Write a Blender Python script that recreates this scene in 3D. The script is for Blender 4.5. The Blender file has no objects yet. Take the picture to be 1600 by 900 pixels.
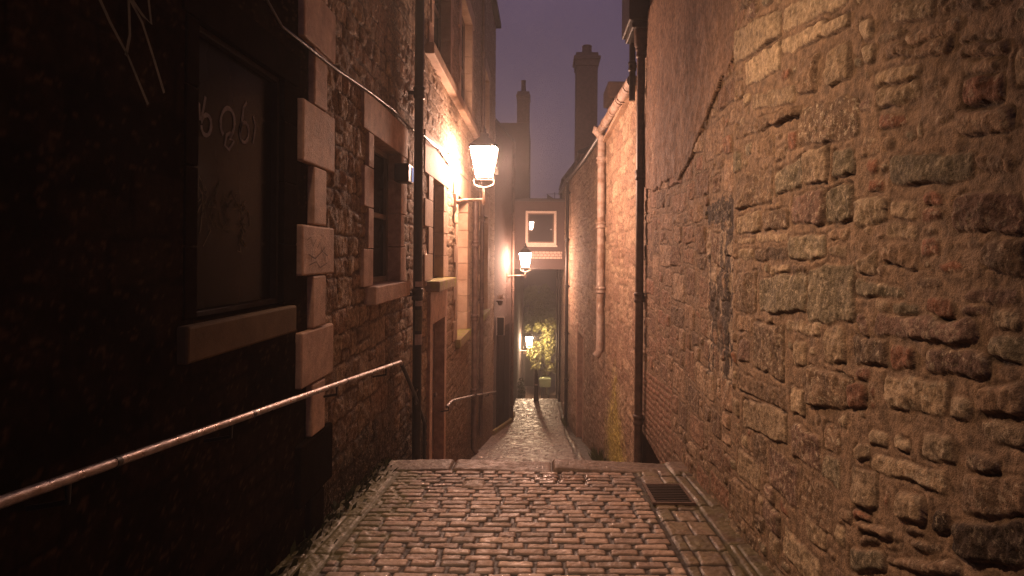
import bpy, bmesh, math, random
import numpy as np
from mathutils import Vector

random.seed(7)
RNG = np.random.default_rng(11)
S = bpy.context.scene
COL = S.collection
PI = math.pi
WORLD_AT = {}          # python-side record of where each parent stands

# ------------------------------------------------------------------ materials
def nodes_of(m):
    m.use_nodes = True
    nt = m.node_tree
    return nt, nt.nodes, nt.links

def make_mat(name, color, rough=0.7, metallic=0.0, var=0.25, scale=6.0, bump=0.0, bscale=60.0,
             attr=False, fleck=0.0, wet=False, rough_var=0.0, rscale=9.0, spec=0.4, color2=None, ior=1.5):
    m = bpy.data.materials.new(name)
    nt, N, L = nodes_of(m)
    b = N['Principled BSDF']
    b.inputs['Roughness'].default_value = rough
    b.inputs['Metallic'].default_value = metallic
    b.inputs['Specular IOR Level'].default_value = spec
    b.inputs['IOR'].default_value = ior
    tc = N.new('ShaderNodeTexCoord')
    n1 = N.new('ShaderNodeTexNoise'); n1.inputs['Scale'].default_value = scale
    n1.inputs['Detail'].default_value = 8; n1.inputs['Roughness'].default_value = 0.65
    L.new(tc.outputs['Object'], n1.inputs['Vector'])
    if attr:
        at = N.new('ShaderNodeAttribute'); at.attribute_name = 'Col'
        src = at.outputs['Color']
    else:
        rgb = N.new('ShaderNodeRGB'); rgb.outputs[0].default_value = (*color, 1)
        src = rgb.outputs[0]
        if color2:
            n3 = N.new('ShaderNodeTexNoise'); n3.inputs['Scale'].default_value = scale * 0.35
            n3.inputs['Detail'].default_value = 6
            L.new(tc.outputs['Object'], n3.inputs['Vector'])
            rr = N.new('ShaderNodeMapRange'); rr.inputs[1].default_value = 0.45; rr.inputs[2].default_value = 0.62
            L.new(n3.outputs[0], rr.inputs[0])
            mx = N.new('ShaderNodeMix'); mx.data_type = 'RGBA'
            mx.inputs['B'].default_value = (*color2, 1)
            L.new(src, mx.inputs['A']); L.new(rr.outputs[0], mx.inputs['Factor'])
            src = mx.outputs['Result']
    if fleck > 0:
        nf = N.new('ShaderNodeTexNoise'); nf.inputs['Scale'].default_value = 34; nf.inputs['Detail'].default_value = 7; nf.inputs['Roughness'].default_value = .75
        L.new(tc.outputs['Object'], nf.inputs['Vector'])
        rf = N.new('ShaderNodeMapRange'); rf.inputs[1].default_value = .535; rf.inputs[2].default_value = .60; rf.inputs[4].default_value = fleck
        L.new(nf.outputs[0], rf.inputs[0])
        ma = N.new('ShaderNodeMath'); ma.operation = 'MULTIPLY'; L.new(rf.outputs[0], ma.inputs[0]); L.new(at.outputs['Alpha'], ma.inputs[1])
        mf = N.new('ShaderNodeMix'); mf.data_type = 'RGBA'; mf.inputs['B'].default_value = (.52, .43, .32, 1)
        L.new(src, mf.inputs['A']); L.new(ma.outputs[0], mf.inputs['Factor']); src = mf.outputs['Result']
    mr = N.new('ShaderNodeMapRange')
    mr.inputs[1].default_value = 0.33 if attr else .25; mr.inputs[2].default_value = 0.67 if attr else .75
    mr.inputs[3].default_value = 1 - var; mr.inputs[4].default_value = 1 + var
    L.new(n1.outputs[0], mr.inputs[0])
    mul = N.new('ShaderNodeVectorMath'); mul.operation = 'SCALE'
    L.new(src, mul.inputs[0]); L.new(mr.outputs[0], mul.inputs['Scale'])
    L.new(mul.outputs[0], b.inputs['Base Color'])
    if rough_var > 0:
        n4 = N.new('ShaderNodeTexNoise'); n4.inputs['Scale'].default_value = rscale; n4.inputs['Detail'].default_value = 5
        L.new(tc.outputs['Object'], n4.inputs['Vector'])
        m4 = N.new('ShaderNodeMapRange'); m4.inputs[1].default_value = 0.3; m4.inputs[2].default_value = 0.7
        m4.inputs[3].default_value = max(0.05, rough - rough_var); m4.inputs[4].default_value = min(1, rough + rough_var)
        L.new(n4.outputs[0], m4.inputs[0]); L.new(m4.outputs[0], b.inputs['Roughness'])
    if wet:
        mw = N.new('ShaderNodeMix'); mw.inputs[3].default_value = .13
        if b.inputs['Roughness'].links: L.new(b.inputs['Roughness'].links[0].from_socket, mw.inputs[2])
        else: mw.inputs[2].default_value = rough
        L.new(at.outputs['Alpha'], mw.inputs[0]); L.new(mw.outputs[0], b.inputs['Roughness'])
    if bump > 0:
        n2 = N.new('ShaderNodeTexNoise'); n2.inputs['Scale'].default_value = bscale; n2.inputs['Detail'].default_value = 6
        n2.inputs['Roughness'].default_value = 0.7
        L.new(tc.outputs['Object'], n2.inputs['Vector'])
        bp = N.new('ShaderNodeBump'); bp.inputs['Strength'].default_value = bump; bp.inputs['Distance'].default_value = 0.012
        if attr and not wet:
            n5 = N.new('ShaderNodeTexNoise'); n5.inputs['Scale'].default_value = bscale * .36; n5.inputs['Detail'].default_value = 5; n5.inputs['Roughness'].default_value = .75
            L.new(tc.outputs['Object'], n5.inputs['Vector'])
            mm = N.new('ShaderNodeMath'); mm.operation = 'MULTIPLY_ADD'; mm.inputs[1].default_value = .8
            L.new(n5.outputs[0], mm.inputs[0]); L.new(n2.outputs[0], mm.inputs[2]); L.new(mm.outputs[0], bp.inputs['Height'])
            bp.inputs['Distance'].default_value = .018
        else:
            L.new(n2.outputs[0], bp.inputs['Height'])
        L.new(bp.outputs[0], b.inputs['Normal'])
    return m

def emit_mat(name, color, strength):
    m = bpy.data.materials.new(name)
    nt, N, L = nodes_of(m)
    N.remove(N['Principled BSDF'])
    e = N.new('ShaderNodeEmission'); e.inputs[0].default_value = (*color, 1); e.inputs[1].default_value = strength
    L.new(e.outputs[0], N['Material Output'].inputs['Surface'])
    m.cycles.emission_sampling = 'FRONT'
    return m

M = {}
M['rubble'] = make_mat('rubble_stone', (0, 0, 0), 0.82, var=0.5, scale=24, bump=0.7, bscale=62, attr=True, fleck=.95, rough_var=0.12, spec=.3)
M['old_stone'] = make_mat('old_damp_stone', (0, 0, 0), 0.95, spec=.05, ior=1.06, var=0.35, scale=18, bump=0.3, bscale=60, attr=True, rough_var=0.2)
M['setts'] = make_mat('wet_setts', (0, 0, 0), 0.58, wet=True, var=0.25, scale=30, bump=0.22, bscale=55, attr=True, rough_var=0.17, rscale=14, spec=0.35)
M['lane'] = make_mat('wet_lane', (0, 0, 0), 0.5, var=0.4, scale=20, bump=0.55, bscale=18, attr=True, rough_var=0.2, rscale=5, spec=0.55)
M['dressed'] = make_mat('dressed_sandstone', (0.50, 0.33, 0.245), 0.75, var=0.35, scale=11, bump=0.5, bscale=60, color2=(.40, .25, .18))
M['dressed_pale'] = make_mat('dressed_pale_sandstone', (0.42, 0.29, 0.20), 0.75, var=0.25, scale=6, bump=0.25, bscale=70, color2=(0.36, 0.23, 0.15))
M['sill'] = make_mat('painted_sill', (0.13, 0.085, 0.045), 0.75, ior=1.15, var=0.3, scale=9, bump=0.2)
M['moss_stone'] = make_mat('mossy_stone', (0.30, 0.22, 0.13), 0.8, var=0.3, scale=12, bump=0.4, color2=(0.27, 0.27, 0.05))
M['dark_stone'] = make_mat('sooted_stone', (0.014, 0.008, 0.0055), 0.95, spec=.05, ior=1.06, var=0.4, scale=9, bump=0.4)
M['plaster'] = make_mat('weathered_render', (0.25, 0.155, 0.105), 0.85, var=0.3, scale=5, bump=0.35, bscale=90, color2=(0.18, 0.11, 0.08))
M['harl'] = make_mat('rendered_wall', (0.095, 0.066, 0.058), 0.9, var=0.2, scale=3, bump=0.3, bscale=90)
M['harl_pink'] = make_mat('pink_rendered_wall', (0.085, 0.056, 0.051), 0.85, var=0.15, scale=3, bump=0.2, bscale=80)
M['slate'] = make_mat('slate_roof', (0.035, 0.03, 0.032), 0.6, var=0.3, scale=12, bump=0.3, bscale=20)
M['brick_dark'] = make_mat('chimney_stone', (0.15, 0.10, 0.08), 0.9, var=0.35, scale=8, bump=0.5, bscale=30)
M['iron'] = make_mat('black_cast_iron', (0.022, 0.016, 0.014), 0.38, var=0.3, scale=15, bump=0.15, bscale=90)
M['pipe_brown'] = make_mat('brown_painted_iron', (0.115, 0.072, 0.056), 0.5, var=0.45, scale=18, bump=0.25, bscale=80, color2=(.07, .04, .03))
M['pipe_pink'] = make_mat('pale_painted_iron', (0.40, 0.31, 0.255), 0.55, var=0.4, scale=16, bump=0.2, bscale=80, color2=(.26, .17, .12))
M['steel'] = make_mat('worn_handrail_steel', (0.36, 0.30, 0.285), 0.38, metallic=0.75, var=0.4, scale=30, bump=0.2, rough_var=0.16, rscale=25, color2=(.27, .19, .16))
M['wood_dark'] = make_mat('dark_painted_timber', (0.028, 0.018, 0.015), 0.6, spec=.25, ior=1.15, var=0.35, scale=10, bump=0.2)
M['wood_frame'] = make_mat('brown_window_frame', (0.11, 0.065, 0.045), 0.55, var=0.25, scale=12)
M['white_paint'] = make_mat('white_window_paint', (0.62, 0.5, 0.42), 0.5, var=0.15, scale=10)
M['brick_pale'] = make_mat('pale_brick', (0.48, 0.36, 0.30), 0.8, var=0.2, scale=9, bump=0.3)
M['door'] = make_mat('worn_brown_door', (0.15, 0.085, 0.075), 0.5, var=0.35, scale=5, bump=0.15, color2=(0.10, 0.06, 0.055))
M['chalk'] = make_mat('pale_spray_paint', (0.24, 0.235, 0.26), 0.8, var=0.5, scale=30)
M['chalk_brown'] = make_mat('faded_spray_paint', (0.10, 0.085, 0.05), 0.8, var=0.5, scale=20)
M['ink'] = make_mat('dark_marker', (0.12, 0.065, 0.045), 0.8, var=0.4, scale=30)
M['paper'] = make_mat('torn_paper', (0.42, 0.33, 0.30), 0.8, var=0.4, scale=18)
M['leaf'] = make_mat('leaf_green', (0.085, 0.10, 0.03), 0.55, var=0.5, scale=3)
M['leaf_lit'] = make_mat('lit_leaf_green', (0.17, 0.175, 0.06), 0.5, var=0.5, scale=4)  # leaf green brightened in the colour itself, for foliage close to the lamp
M['leaf_dark'] = make_mat('ivy_green', (0.035, 0.045, 0.016), 0.45, var=0.5, scale=4)
M['bark'] = make_mat('bark', (0.12, 0.085, 0.055), 0.9, var=0.4, scale=9, bump=0.5, bscale=30)
M['green_paint'] = make_mat('pale_green_paint', (0.13, 0.16, 0.085), 0.5, var=0.2, scale=8)
M['ground'] = make_mat('ground_earth', (0.06, 0.05, 0.04), 0.9, var=0.3, scale=0.5, bump=0.3)
M['concrete'] = make_mat('landing_edge', (0.2, 0.14, 0.11), 0.6, var=0.3, scale=6, bump=0.3)
LAMP_COL = (1.0, 0.57, 0.40)
M['lamp'] = emit_mat('lit_lantern_glass', LAMP_COL, 340.0)
M['lamp_far'] = emit_mat('lit_far_lantern_glass', (1.0, 0.66, 0.40), 420.0)
M['led'] = emit_mat('blue_white_led', (0.6, 0.62, 1.0), 0.6)
M['blue'] = emit_mat('blue_lit_window', (0.3, 0.32, 1.0), .8)

def glass(name, tint=(0.02, 0.02, 0.024), rough=0.04, spec=.6, ior=1.5, rv=.14):
    m = bpy.data.materials.new(name)
    nt, N, L = nodes_of(m)
    b = N['Principled BSDF']
    b.inputs['Base Color'].default_value = (*tint, 1)
    b.inputs['Roughness'].default_value = rough
    b.inputs['Specular IOR Level'].default_value = spec
    b.inputs['IOR'].default_value = ior
    tc = N.new('ShaderNodeTexCoord'); n = N.new('ShaderNodeTexNoise'); n.inputs['Scale'].default_value = 3
    mr = N.new('ShaderNodeMapRange'); mr.inputs[3].default_value = rough; mr.inputs[4].default_value = rough + rv
    L.new(tc.outputs['Object'], n.inputs['Vector']); L.new(n.outputs[0], mr.inputs[0]); L.new(mr.outputs[0], b.inputs['Roughness'])
    return m
M['glass'] = glass('dark_window_glass', (.009, .0075, .008), .18, .3, 1.13)
M['glass_grey'] = glass('grey_window_glass', (0.04, 0.034, 0.034), 0.015, rv=.01)

# ------------------------------------------------------------------ scene graph helpers
def link(o, parent, at):
    COL.objects.link(o)
    p = WORLD_AT.get(parent.name, Vector((0, 0, 0))) if parent else Vector((0, 0, 0))
    o.parent = parent
    o.location = at - p
    WORLD_AT[o.name] = at.copy()

def tag(o, label=None, cat=None, group=None, kind=None):
    if label: o['label'] = label
    if cat: o['category'] = cat
    if group: o['group'] = group
    if kind: o['kind'] = kind
    return o

def thing(name, label, cat, loc, group=None):
    o = bpy.data.objects.new(name, None)
    o.empty_display_size = 0.2
    link(o, None, Vector(loc))
    return tag(o, label, cat, group)

class MB:
    def __init__(s): s.v = []; s.f = []; s.smooth = []
    def add(s, vs, fs, smooth=False):
        k = len(s.v); s.v += [tuple(x) for x in vs]
        s.f += [tuple(i + k for i in f) for f in fs]; s.smooth += [smooth] * len(fs)
        return s
    def box(s, x0, x1, y0, y1, z0, z1):
        x0, x1 = sorted((x0, x1)); y0, y1 = sorted((y0, y1)); z0, z1 = sorted((z0, z1))
        v = [(x0, y0, z0), (x1, y0, z0), (x1, y1, z0), (x0, y1, z0), (x0, y0, z1), (x1, y0, z1), (x1, y1, z1), (x0, y1, z1)]
        return s.add(v, [(0, 3, 2, 1), (4, 5, 6, 7), (0, 1, 5, 4), (1, 2, 6, 5), (2, 3, 7, 6), (3, 0, 4, 7)])
    def prism(s, poly, z0, z1):
        n = len(poly)
        if sum(poly[i][0] * poly[(i + 1) % n][1] - poly[(i + 1) % n][0] * poly[i][1] for i in range(n)) < 0: poly = poly[::-1]
        zz0 = z0 if isinstance(z0, (list, tuple)) else [z0] * n
        zz1 = z1 if isinstance(z1, (list, tuple)) else [z1] * n
        v = [(p[0], p[1], zz0[i]) for i, p in enumerate(poly)] + [(p[0], p[1], zz1[i]) for i, p in enumerate(poly)]
        f = [tuple(range(n - 1, -1, -1)), tuple(range(n, 2 * n))] + [(i, (i + 1) % n, n + (i + 1) % n, n + i) for i in range(n)]
        return s.add(v, f)
    def tube(s, pts, r, n=12, caps=True):
        pts = [Vector(p) for p in pts]
        rs = r if isinstance(r, (list, tuple)) else [r] * len(pts)
        rings = []; up = None
        for i, p in enumerate(pts):
            d = (pts[min(i + 1, len(pts) - 1)] - pts[max(i - 1, 0)]).normalized()
            if up is None:
                up = d.orthogonal().normalized()
            else:
                up = (up - d * up.dot(d))
                up = up.normalized() if up.length > 1e-5 else d.orthogonal().normalized()
            b = d.cross(up)
            rings.append([p + (up * math.cos(2 * PI * k / n) + b * math.sin(2 * PI * k / n)) * rs[i] for k in range(n)])
        vs = [q for rg in rings for q in rg]; fs = []
        for i in range(len(rings) - 1):
            for k in range(n):
                fs.append((i * n + k, i * n + (k + 1) % n, (i + 1) * n + (k + 1) % n, (i + 1) * n + k))
        s.add(vs, fs, True)
        if caps:
            s.add(rings[0], [tuple(range(n - 1, -1, -1))]); s.add(rings[-1], [tuple(range(n))])
        return s
    def lathe(s, cx, cy, prof, n=20):
        return s.tube([(cx, cy, z) for z, r in prof], [max(r, 1e-4) for z, r in prof], n)
    def frustum(s, cx, cy, z0, w0, z1, w1, d0=None, d1=None):
        d0 = d0 or w0; d1 = d1 or w1
        v = []
        for z, w, d in ((z0, w0, d0), (z1, w1, d1)):
            v += [(cx - w / 2, cy - d / 2, z), (cx + w / 2, cy - d / 2, z), (cx + w / 2, cy + d / 2, z), (cx - w / 2, cy + d / 2, z)]
        return s.add(v, [(0, 3, 2, 1), (4, 5, 6, 7), (0, 1, 5, 4), (1, 2, 6, 5), (2, 3, 7, 6), (3, 0, 4, 7)])
    def ribbon(s, pts, w, n):
        """flat stroke in the plane with normal n"""
        pts = [Vector(p) for p in pts]; n = Vector(n)
        vs = []
        for i, p in enumerate(pts):
            d = (pts[min(i + 1, len(pts) - 1)] - pts[max(i - 1, 0)]).normalized()
            b = d.cross(n).normalized()
            ww = w * (0.8 + 0.4 * random.random())
            vs += [p + b * ww / 2, p - b * ww / 2]
        return s.add(vs, [(2 * i, 2 * i + 1, 2 * i + 3, 2 * i + 2) for i in range(len(pts) - 1)])
    def build(s, name, mat, parent=None, at=None, bevel=0.0, jitter=0.0):
        at = Vector(at) if at is not None else (WORLD_AT[parent.name] if parent else Vector((0, 0, 0)))
        me = bpy.data.meshes.new(name)
        me.from_pydata([tuple(Vector(v) - at) for v in s.v], [], s.f)
        me.polygons.foreach_set('use_smooth', s.smooth)
        me.materials.append(mat)
        me.update()
        o = bpy.data.objects.new(name, me)
        link(o, parent, at)
        if bevel > 0:
            b = o.modifiers.new('bevel', 'BEVEL'); b.width = bevel; b.segments = 2; b.limit_method = 'ANGLE'
        return o

# ------------------------------------------------------------------ numpy noise and relief walls
PERM = np.random.default_rng(5).permutation(1024)
def vnoise(x, y, seed=0):
    xi = np.floor(x).astype(np.int64); yi = np.floor(y).astype(np.int64)
    fx = x - xi; fy = y - yi
    fx = fx * fx * fx * (fx * (fx * 6 - 15) + 10); fy = fy * fy * fy * (fy * (fy * 6 - 15) + 10)
    def h(a, b):
        return PERM[(PERM[(a + seed * 131) & 1023] + b) & 1023] / 1023.0
    a = h(xi, yi); b = h(xi + 1, yi); c = h(xi, yi + 1); d = h(xi + 1, yi + 1)
    return (a * (1 - fx) + b * fx) * (1 - fy) + (c * (1 - fx) + d * fx) * fy
def fbm(x, y, oct=4, seed=0, gain=0.5):
    t = 0; a = 1; n = 0
    for i in range(oct):
        t = t + a * vnoise(x * 2 ** i + 17.3 * i, y * 2 ** i + 9.1 * i, seed + i); n += a; a *= gain
    return t / n - 0.5

class Relief:
    """height and colour of a stone face over a (u, v) grid"""
    def __init__(s, u, v, mortar, seed=0, warp=0.014, rough=0.006):
        s.u = u; s.v = v
        s.U, s.V = np.meshgrid(u, v, indexing='ij')
        s.seed = seed
        s.Uw = s.U + fbm(s.U * 9, s.V * 9, 4, seed + 3) * warp * 4
        s.Vw = s.V + fbm(s.U * 9, s.V * 9, 4, seed + 9) * warp * 4
        s.fine = fbm(s.U * 24, s.V * 24, 5, seed + 20, 0.7)
        s.mid = fbm(s.U * 9, s.V * 9, 4, seed + 30)
        s.H = s.fine * rough + s.mid * rough * 1.5
        s.C = np.empty(s.U.shape + (3,)); s.C[:] = mortar
        s.C *= (1 + 0.5 * s.mid + 0.3 * s.fine)[..., None]
        s.taken = np.zeros(s.U.shape, bool)
        s.keep = np.ones(s.U.shape, bool)
        s.A = np.zeros(s.U.shape)
    def window(s, u0, u1, v0, v1):
        i0 = max(np.searchsorted(s.u, u0) - 1, 0); i1 = np.searchsorted(s.u, u1) + 1
        j0 = max(np.searchsorted(s.v, v0) - 1, 0); j1 = np.searchsorted(s.v, v1) + 1
        return slice(i0, i1), slice(j0, j1)
    def stone(s, quad, color, depth=0.03, r=0.014, k=0.014, rough=0.02, tilt=(0, 0), lichen=0.0, base=0.0, crack=0.0, facet=0.0, ring=.6):
        if min(np.ptp([p[0] for p in quad]), np.ptp([p[1] for p in quad])) < .075: crack *= .45
        depth = min(depth, .17 * min(np.ptp([p[0] for p in quad]), np.ptp([p[1] for p in quad])))
        q = np.array(quad, float)
        if 0.5 * np.sum(q[:, 0] * np.roll(q[:, 1], -1) - np.roll(q[:, 0], -1) * q[:, 1]) < 0: q = q[::-1]
        m = 0.05
        si, sj = s.window(q[:, 0].min() - m, q[:, 0].max() + m, q[:, 1].min() - m, q[:, 1].max() + m)
        if si.stop - si.start < 2 or sj.stop - sj.start < 2: return
        U = s.Uw[si, sj]; V = s.Vw[si, sj]
        acc = 0
        for i in range(len(q)):
            a = q[i]; b = q[(i + 1) % len(q)]; e = b - a; ln = np.hypot(*e) + 1e-9
            di = (-(U - a[0]) * e[1] + (V - a[1]) * e[0]) / ln
            acc = acc + np.exp(-np.clip(di, -0.3, 0.3) / k)
        d = -k * np.log(acc)
        c = q.mean(0)
        prof = 1 - np.exp(-np.maximum(d, 0) / r)
        face = depth + tilt[0] * (U - c[0]) + tilt[1] * (V - c[1])
        if facet > 0:
            ext = np.ptp(q, axis=0)
            for _ in range(4):
                ox = c[0] + random.uniform(-.35, .35) * ext[0]; oy = c[1] + random.uniform(-.35, .35) * ext[1]
                face = np.minimum(face, depth * random.uniform(.85, 1.35) + random.uniform(-facet, facet) * (U - ox) + random.uniform(-facet, facet) * (V - oy))
            face = np.maximum(face, depth * .25)
        h = base + face * prof + rough * (s.fine[si, sj] + 0.4 * s.mid[si, sj]) * prof
        ins = d > 0
        w = np.clip(d / 0.008, 0, 1)[..., None]
        H = s.H[si, sj]; H[ins] = np.maximum(H, h)[ins] if base <= 0 else h[ins]
        col = np.array(color) * (1 + 0.5 * s.fine[si, sj] + 0.7 * s.mid[si, sj])[..., None]
        if lichen > 0:
            lk = np.clip((s.fine[si, sj] * 0.7 + s.mid[si, sj] * 0.5 - 0.09 + 0.05 * lichen) * 12, 0, 1) * lichen
            col = col * (1 - lk[..., None]) + np.array((0.50, 0.39, 0.28)) * lk[..., None]
        C = s.C[si, sj]; C[:] = C * (1 - w) + col * w
        s.taken[si, sj] |= d > -0.006
        A = s.A[si, sj]; A[ins] = min(1.0, .7 + lichen * 1.5) * random.uniform(.4, 1)
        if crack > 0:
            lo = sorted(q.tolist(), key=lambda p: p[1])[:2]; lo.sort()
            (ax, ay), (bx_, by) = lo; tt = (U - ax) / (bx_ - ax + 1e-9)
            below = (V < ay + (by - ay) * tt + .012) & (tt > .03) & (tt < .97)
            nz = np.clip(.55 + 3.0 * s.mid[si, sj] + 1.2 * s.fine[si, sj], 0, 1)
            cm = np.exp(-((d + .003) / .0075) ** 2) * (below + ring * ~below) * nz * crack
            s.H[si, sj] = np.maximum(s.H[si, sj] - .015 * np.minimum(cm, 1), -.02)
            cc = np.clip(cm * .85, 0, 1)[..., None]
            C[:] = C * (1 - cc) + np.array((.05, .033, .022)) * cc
    def free(s, u0, u1, v0, v1):
        si, sj = s.window(u0, u1, v0, v1)
        return not s.taken[si, sj][::2, ::2].any()
    def fill(s, u0, u1, v0, v1, sizes, tries, pal, slope=0.0, gap=0.012, **kw):
        for (w, h), n in zip(sizes, tries):
            for _ in range(n):
                ww = w * random.uniform(0.7, 1.4); hh = h * random.uniform(0.75, 1.3)
                a = random.uniform(u0, u1 - ww); b = random.uniform(v0, v1 - hh)
                if not s.free(a - gap, a + ww + gap, b - gap, b + hh + gap): continue
                sl = slope if not callable(slope) else slope(a, b)
                jj = lambda t: random.uniform(-t, t)
                qd = [(a + jj(.02) , b - sl * ww / 2 + jj(.015)), (a + ww + jj(.02), b + sl * ww / 2 + jj(.015)),
                      (a + ww + jj(.02), b + hh + sl * ww / 2 + jj(.015)), (a + jj(.02), b + hh - sl * ww / 2 + jj(.015))]
                c, li = random.choice(pal)
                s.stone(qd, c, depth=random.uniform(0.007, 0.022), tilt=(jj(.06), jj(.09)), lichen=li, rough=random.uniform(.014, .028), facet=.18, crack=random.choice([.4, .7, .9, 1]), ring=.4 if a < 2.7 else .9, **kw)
    def courses(s, u0, u1, v0, v1, hmin, hmax, lmin, lmax, pal, slope=0.0, gap=0.008, depth=(0.012, 0.03), brick=False, jit=.008, rough=.02, tiltv=.08, tiltu=.05, **kw):
        v = v0; row = 0
        while v < v1:
            h = random.uniform(hmin, hmax)
            u = u0 - random.uniform(0, lmax) - ((row % 2) * lmin * .5 if brick else 0)
            while u < u1:
                l = random.uniform(lmin, lmax)
                uu = (max(u, u0), min(u + l, u1))
                if uu[1] - uu[0] > 0.04:
                    parts = [(v, v + h)]
                    if not brick and h > 0.2 and random.random() < .3:
                        t = v + h * random.uniform(.4, .6); parts = [(v, t), (t, v + h)]
                    for p0, p1 in parts:
                        jj = lambda: random.uniform(-jit, jit)
                        f = lambda x: slope * (x - u0)
                        g = gap / 2
                        qd = [(uu[0] + g + jj(), p0 + g + f(uu[0]) + jj()), (uu[1] - g + jj(), p0 + g + f(uu[1]) + jj()),
                              (uu[1] - g + jj(), p1 - g + f(uu[1]) + jj()), (uu[0] + g + jj(), p1 - g + f(uu[0]) + jj())]
                        c, li = random.choice(pal)
                        s.stone(qd, c, depth=random.uniform(*depth), tilt=(random.uniform(-tiltu, tiltu), random.uniform(-tiltv, tiltv)), lichen=li, rough=rough, **kw)
                u += l
            v += h; row += 1
    def tint(s, mask, color, amount=1.0):
        w = np.clip(mask, 0, 1)[..., None] * amount
        s.C = s.C * (1 - w) + np.array(color) * w
    def build(s, name, mat, parent, pos, at=None):
        nu, nv = s.U.shape
        X, Y, Z = pos(s.U, s.V, s.H)
        at = Vector(at) if at is not None else (WORLD_AT[parent.name] if parent else Vector((0, 0, 0)))
        co = np.stack([X - at.x, Y - at.y, Z - at.z], -1).reshape(-1, 3).astype(np.float32)
        idx = np.arange(nu * nv).reshape(nu, nv)
        k = s.keep[:-1, :-1] & s.keep[1:, :-1] & s.keep[:-1, 1:] & s.keep[1:, 1:]
        q = np.stack([idx[:-1, :-1][k], idx[1:, :-1][k], idx[1:, 1:][k], idx[:-1, 1:][k]], -1)
        used = np.unique(q); remap = np.full(nu * nv, -1); remap[used] = np.arange(len(used))
        q = remap[q]; co = co[used]
        me = bpy.data.meshes.new(name)
        me.vertices.add(len(co)); me.vertices.foreach_set('co', co.ravel())
        me.loops.add(q.size); me.loops.foreach_set('vertex_index', q.ravel().astype(np.int32))
        me.polygons.add(len(q)); me.polygons.foreach_set('loop_start', (np.arange(len(q)) * 4).astype(np.int32))
        me.polygons.foreach_set('use_smooth', np.ones(len(q), bool))
        me.update(calc_edges=True)
        ca = me.color_attributes.new('Col', 'FLOAT_COLOR', 'POINT')
        c4 = np.ones((len(co), 4), np.float32); c4[:, 3] = s.A.ravel()[used]; c4[:, :3] = np.clip(s.C.reshape(-1, 3)[used], 0.003, 0.9)
        ca.data.foreach_set('color', c4.ravel())
        me.materials.append(mat)
        o = bpy.data.objects.new(name, me)
        link(o, parent, at)
        return o
    def hole(s, u0, u1, v0, v1):
        s.keep &= ~((s.U > u0) & (s.U < u1) & (s.V > v0) & (s.V < v1))

def spaced(a, b, f, cuts=(), mn=0.0):
    """grid line positions whose step grows with distance, snapped onto the cut positions"""
    r = [a]
    while r[-1] < b: r.append(r[-1] + max(mn, f * max(r[-1], 1.2)))
    r = np.array(r)
    for c in cuts:
        i = np.argmin(abs(r - c)); r[i] = c
    return np.unique(r)

def in_poly(U, V, poly):
    ins = np.zeros(U.shape, bool); n = len(poly)
    for i in range(n):
        (x0, y0), (x1, y1) = poly[i], poly[(i + 1) % n]
        c = ((y0 > V) != (y1 > V)) & (U < (x1 - x0) * (V - y0) / (y1 - y0 + 1e-12) + x0)
        ins ^= c
    return ins

# the photograph is read with the eye at the origin looking along +Y: a point of a wall x = X seen at (px, py)
CX, CY, F = 846.0, 400.0, 1000.0
def on_wall(px, py, X):
    y = X * F / (px - CX)
    return y, (CY - py) / F * y
def at(px, py, Y): return Vector(((px - CX) / F * Y, Y, (CY - py) / F * Y))

# ------------------------------------------------------------------ levels
XL, XR = -1.53, 1.38
def zg(y):
    if y <= 6.2: return -1.55 - .07 * y
    if y <= 9.1: return -1.984 - (y - 6.2) / 2.9 * 1.476
    if y <= 20.7: return -1.64 - .2 * y
    if y <= 25: return -5.78 - (y - 20.7) / 4.3 * .57
    if y <= 30: return -6.35 - (y - 25) / 5 * .31
    if y <= 34: return -6.66 - (y - 30) / 4 * 2.04
    return -8.7
def xr(y):
    return np.interp(y, [0, 9.1, 18.2, 24.8, 30, 60], [1.38, 1.40, 1.26, .97, .90, .90])

# palette of stone colours (albedo)
K = dict(p=(.38, .29, .195), t=(.31, .228, .15), b=(.24, .16, .105), r=(.23, .11, .07), d=(.135, .09, .06),
         g=(.20, .165, .112), k=(.06, .04, .028), u=(.175, .108, .083), w=(.42, .33, .23))

# ================================================================== THE SETTING: ground
gm = MB()
gm.add([(-90, -40, -9.3), (90, -40, -9.3), (90, 140, -9.3), (-90, 140, -9.3)], [(0, 1, 2, 3)])
tag(gm.build('ground', M['ground']), kind='structure')

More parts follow.
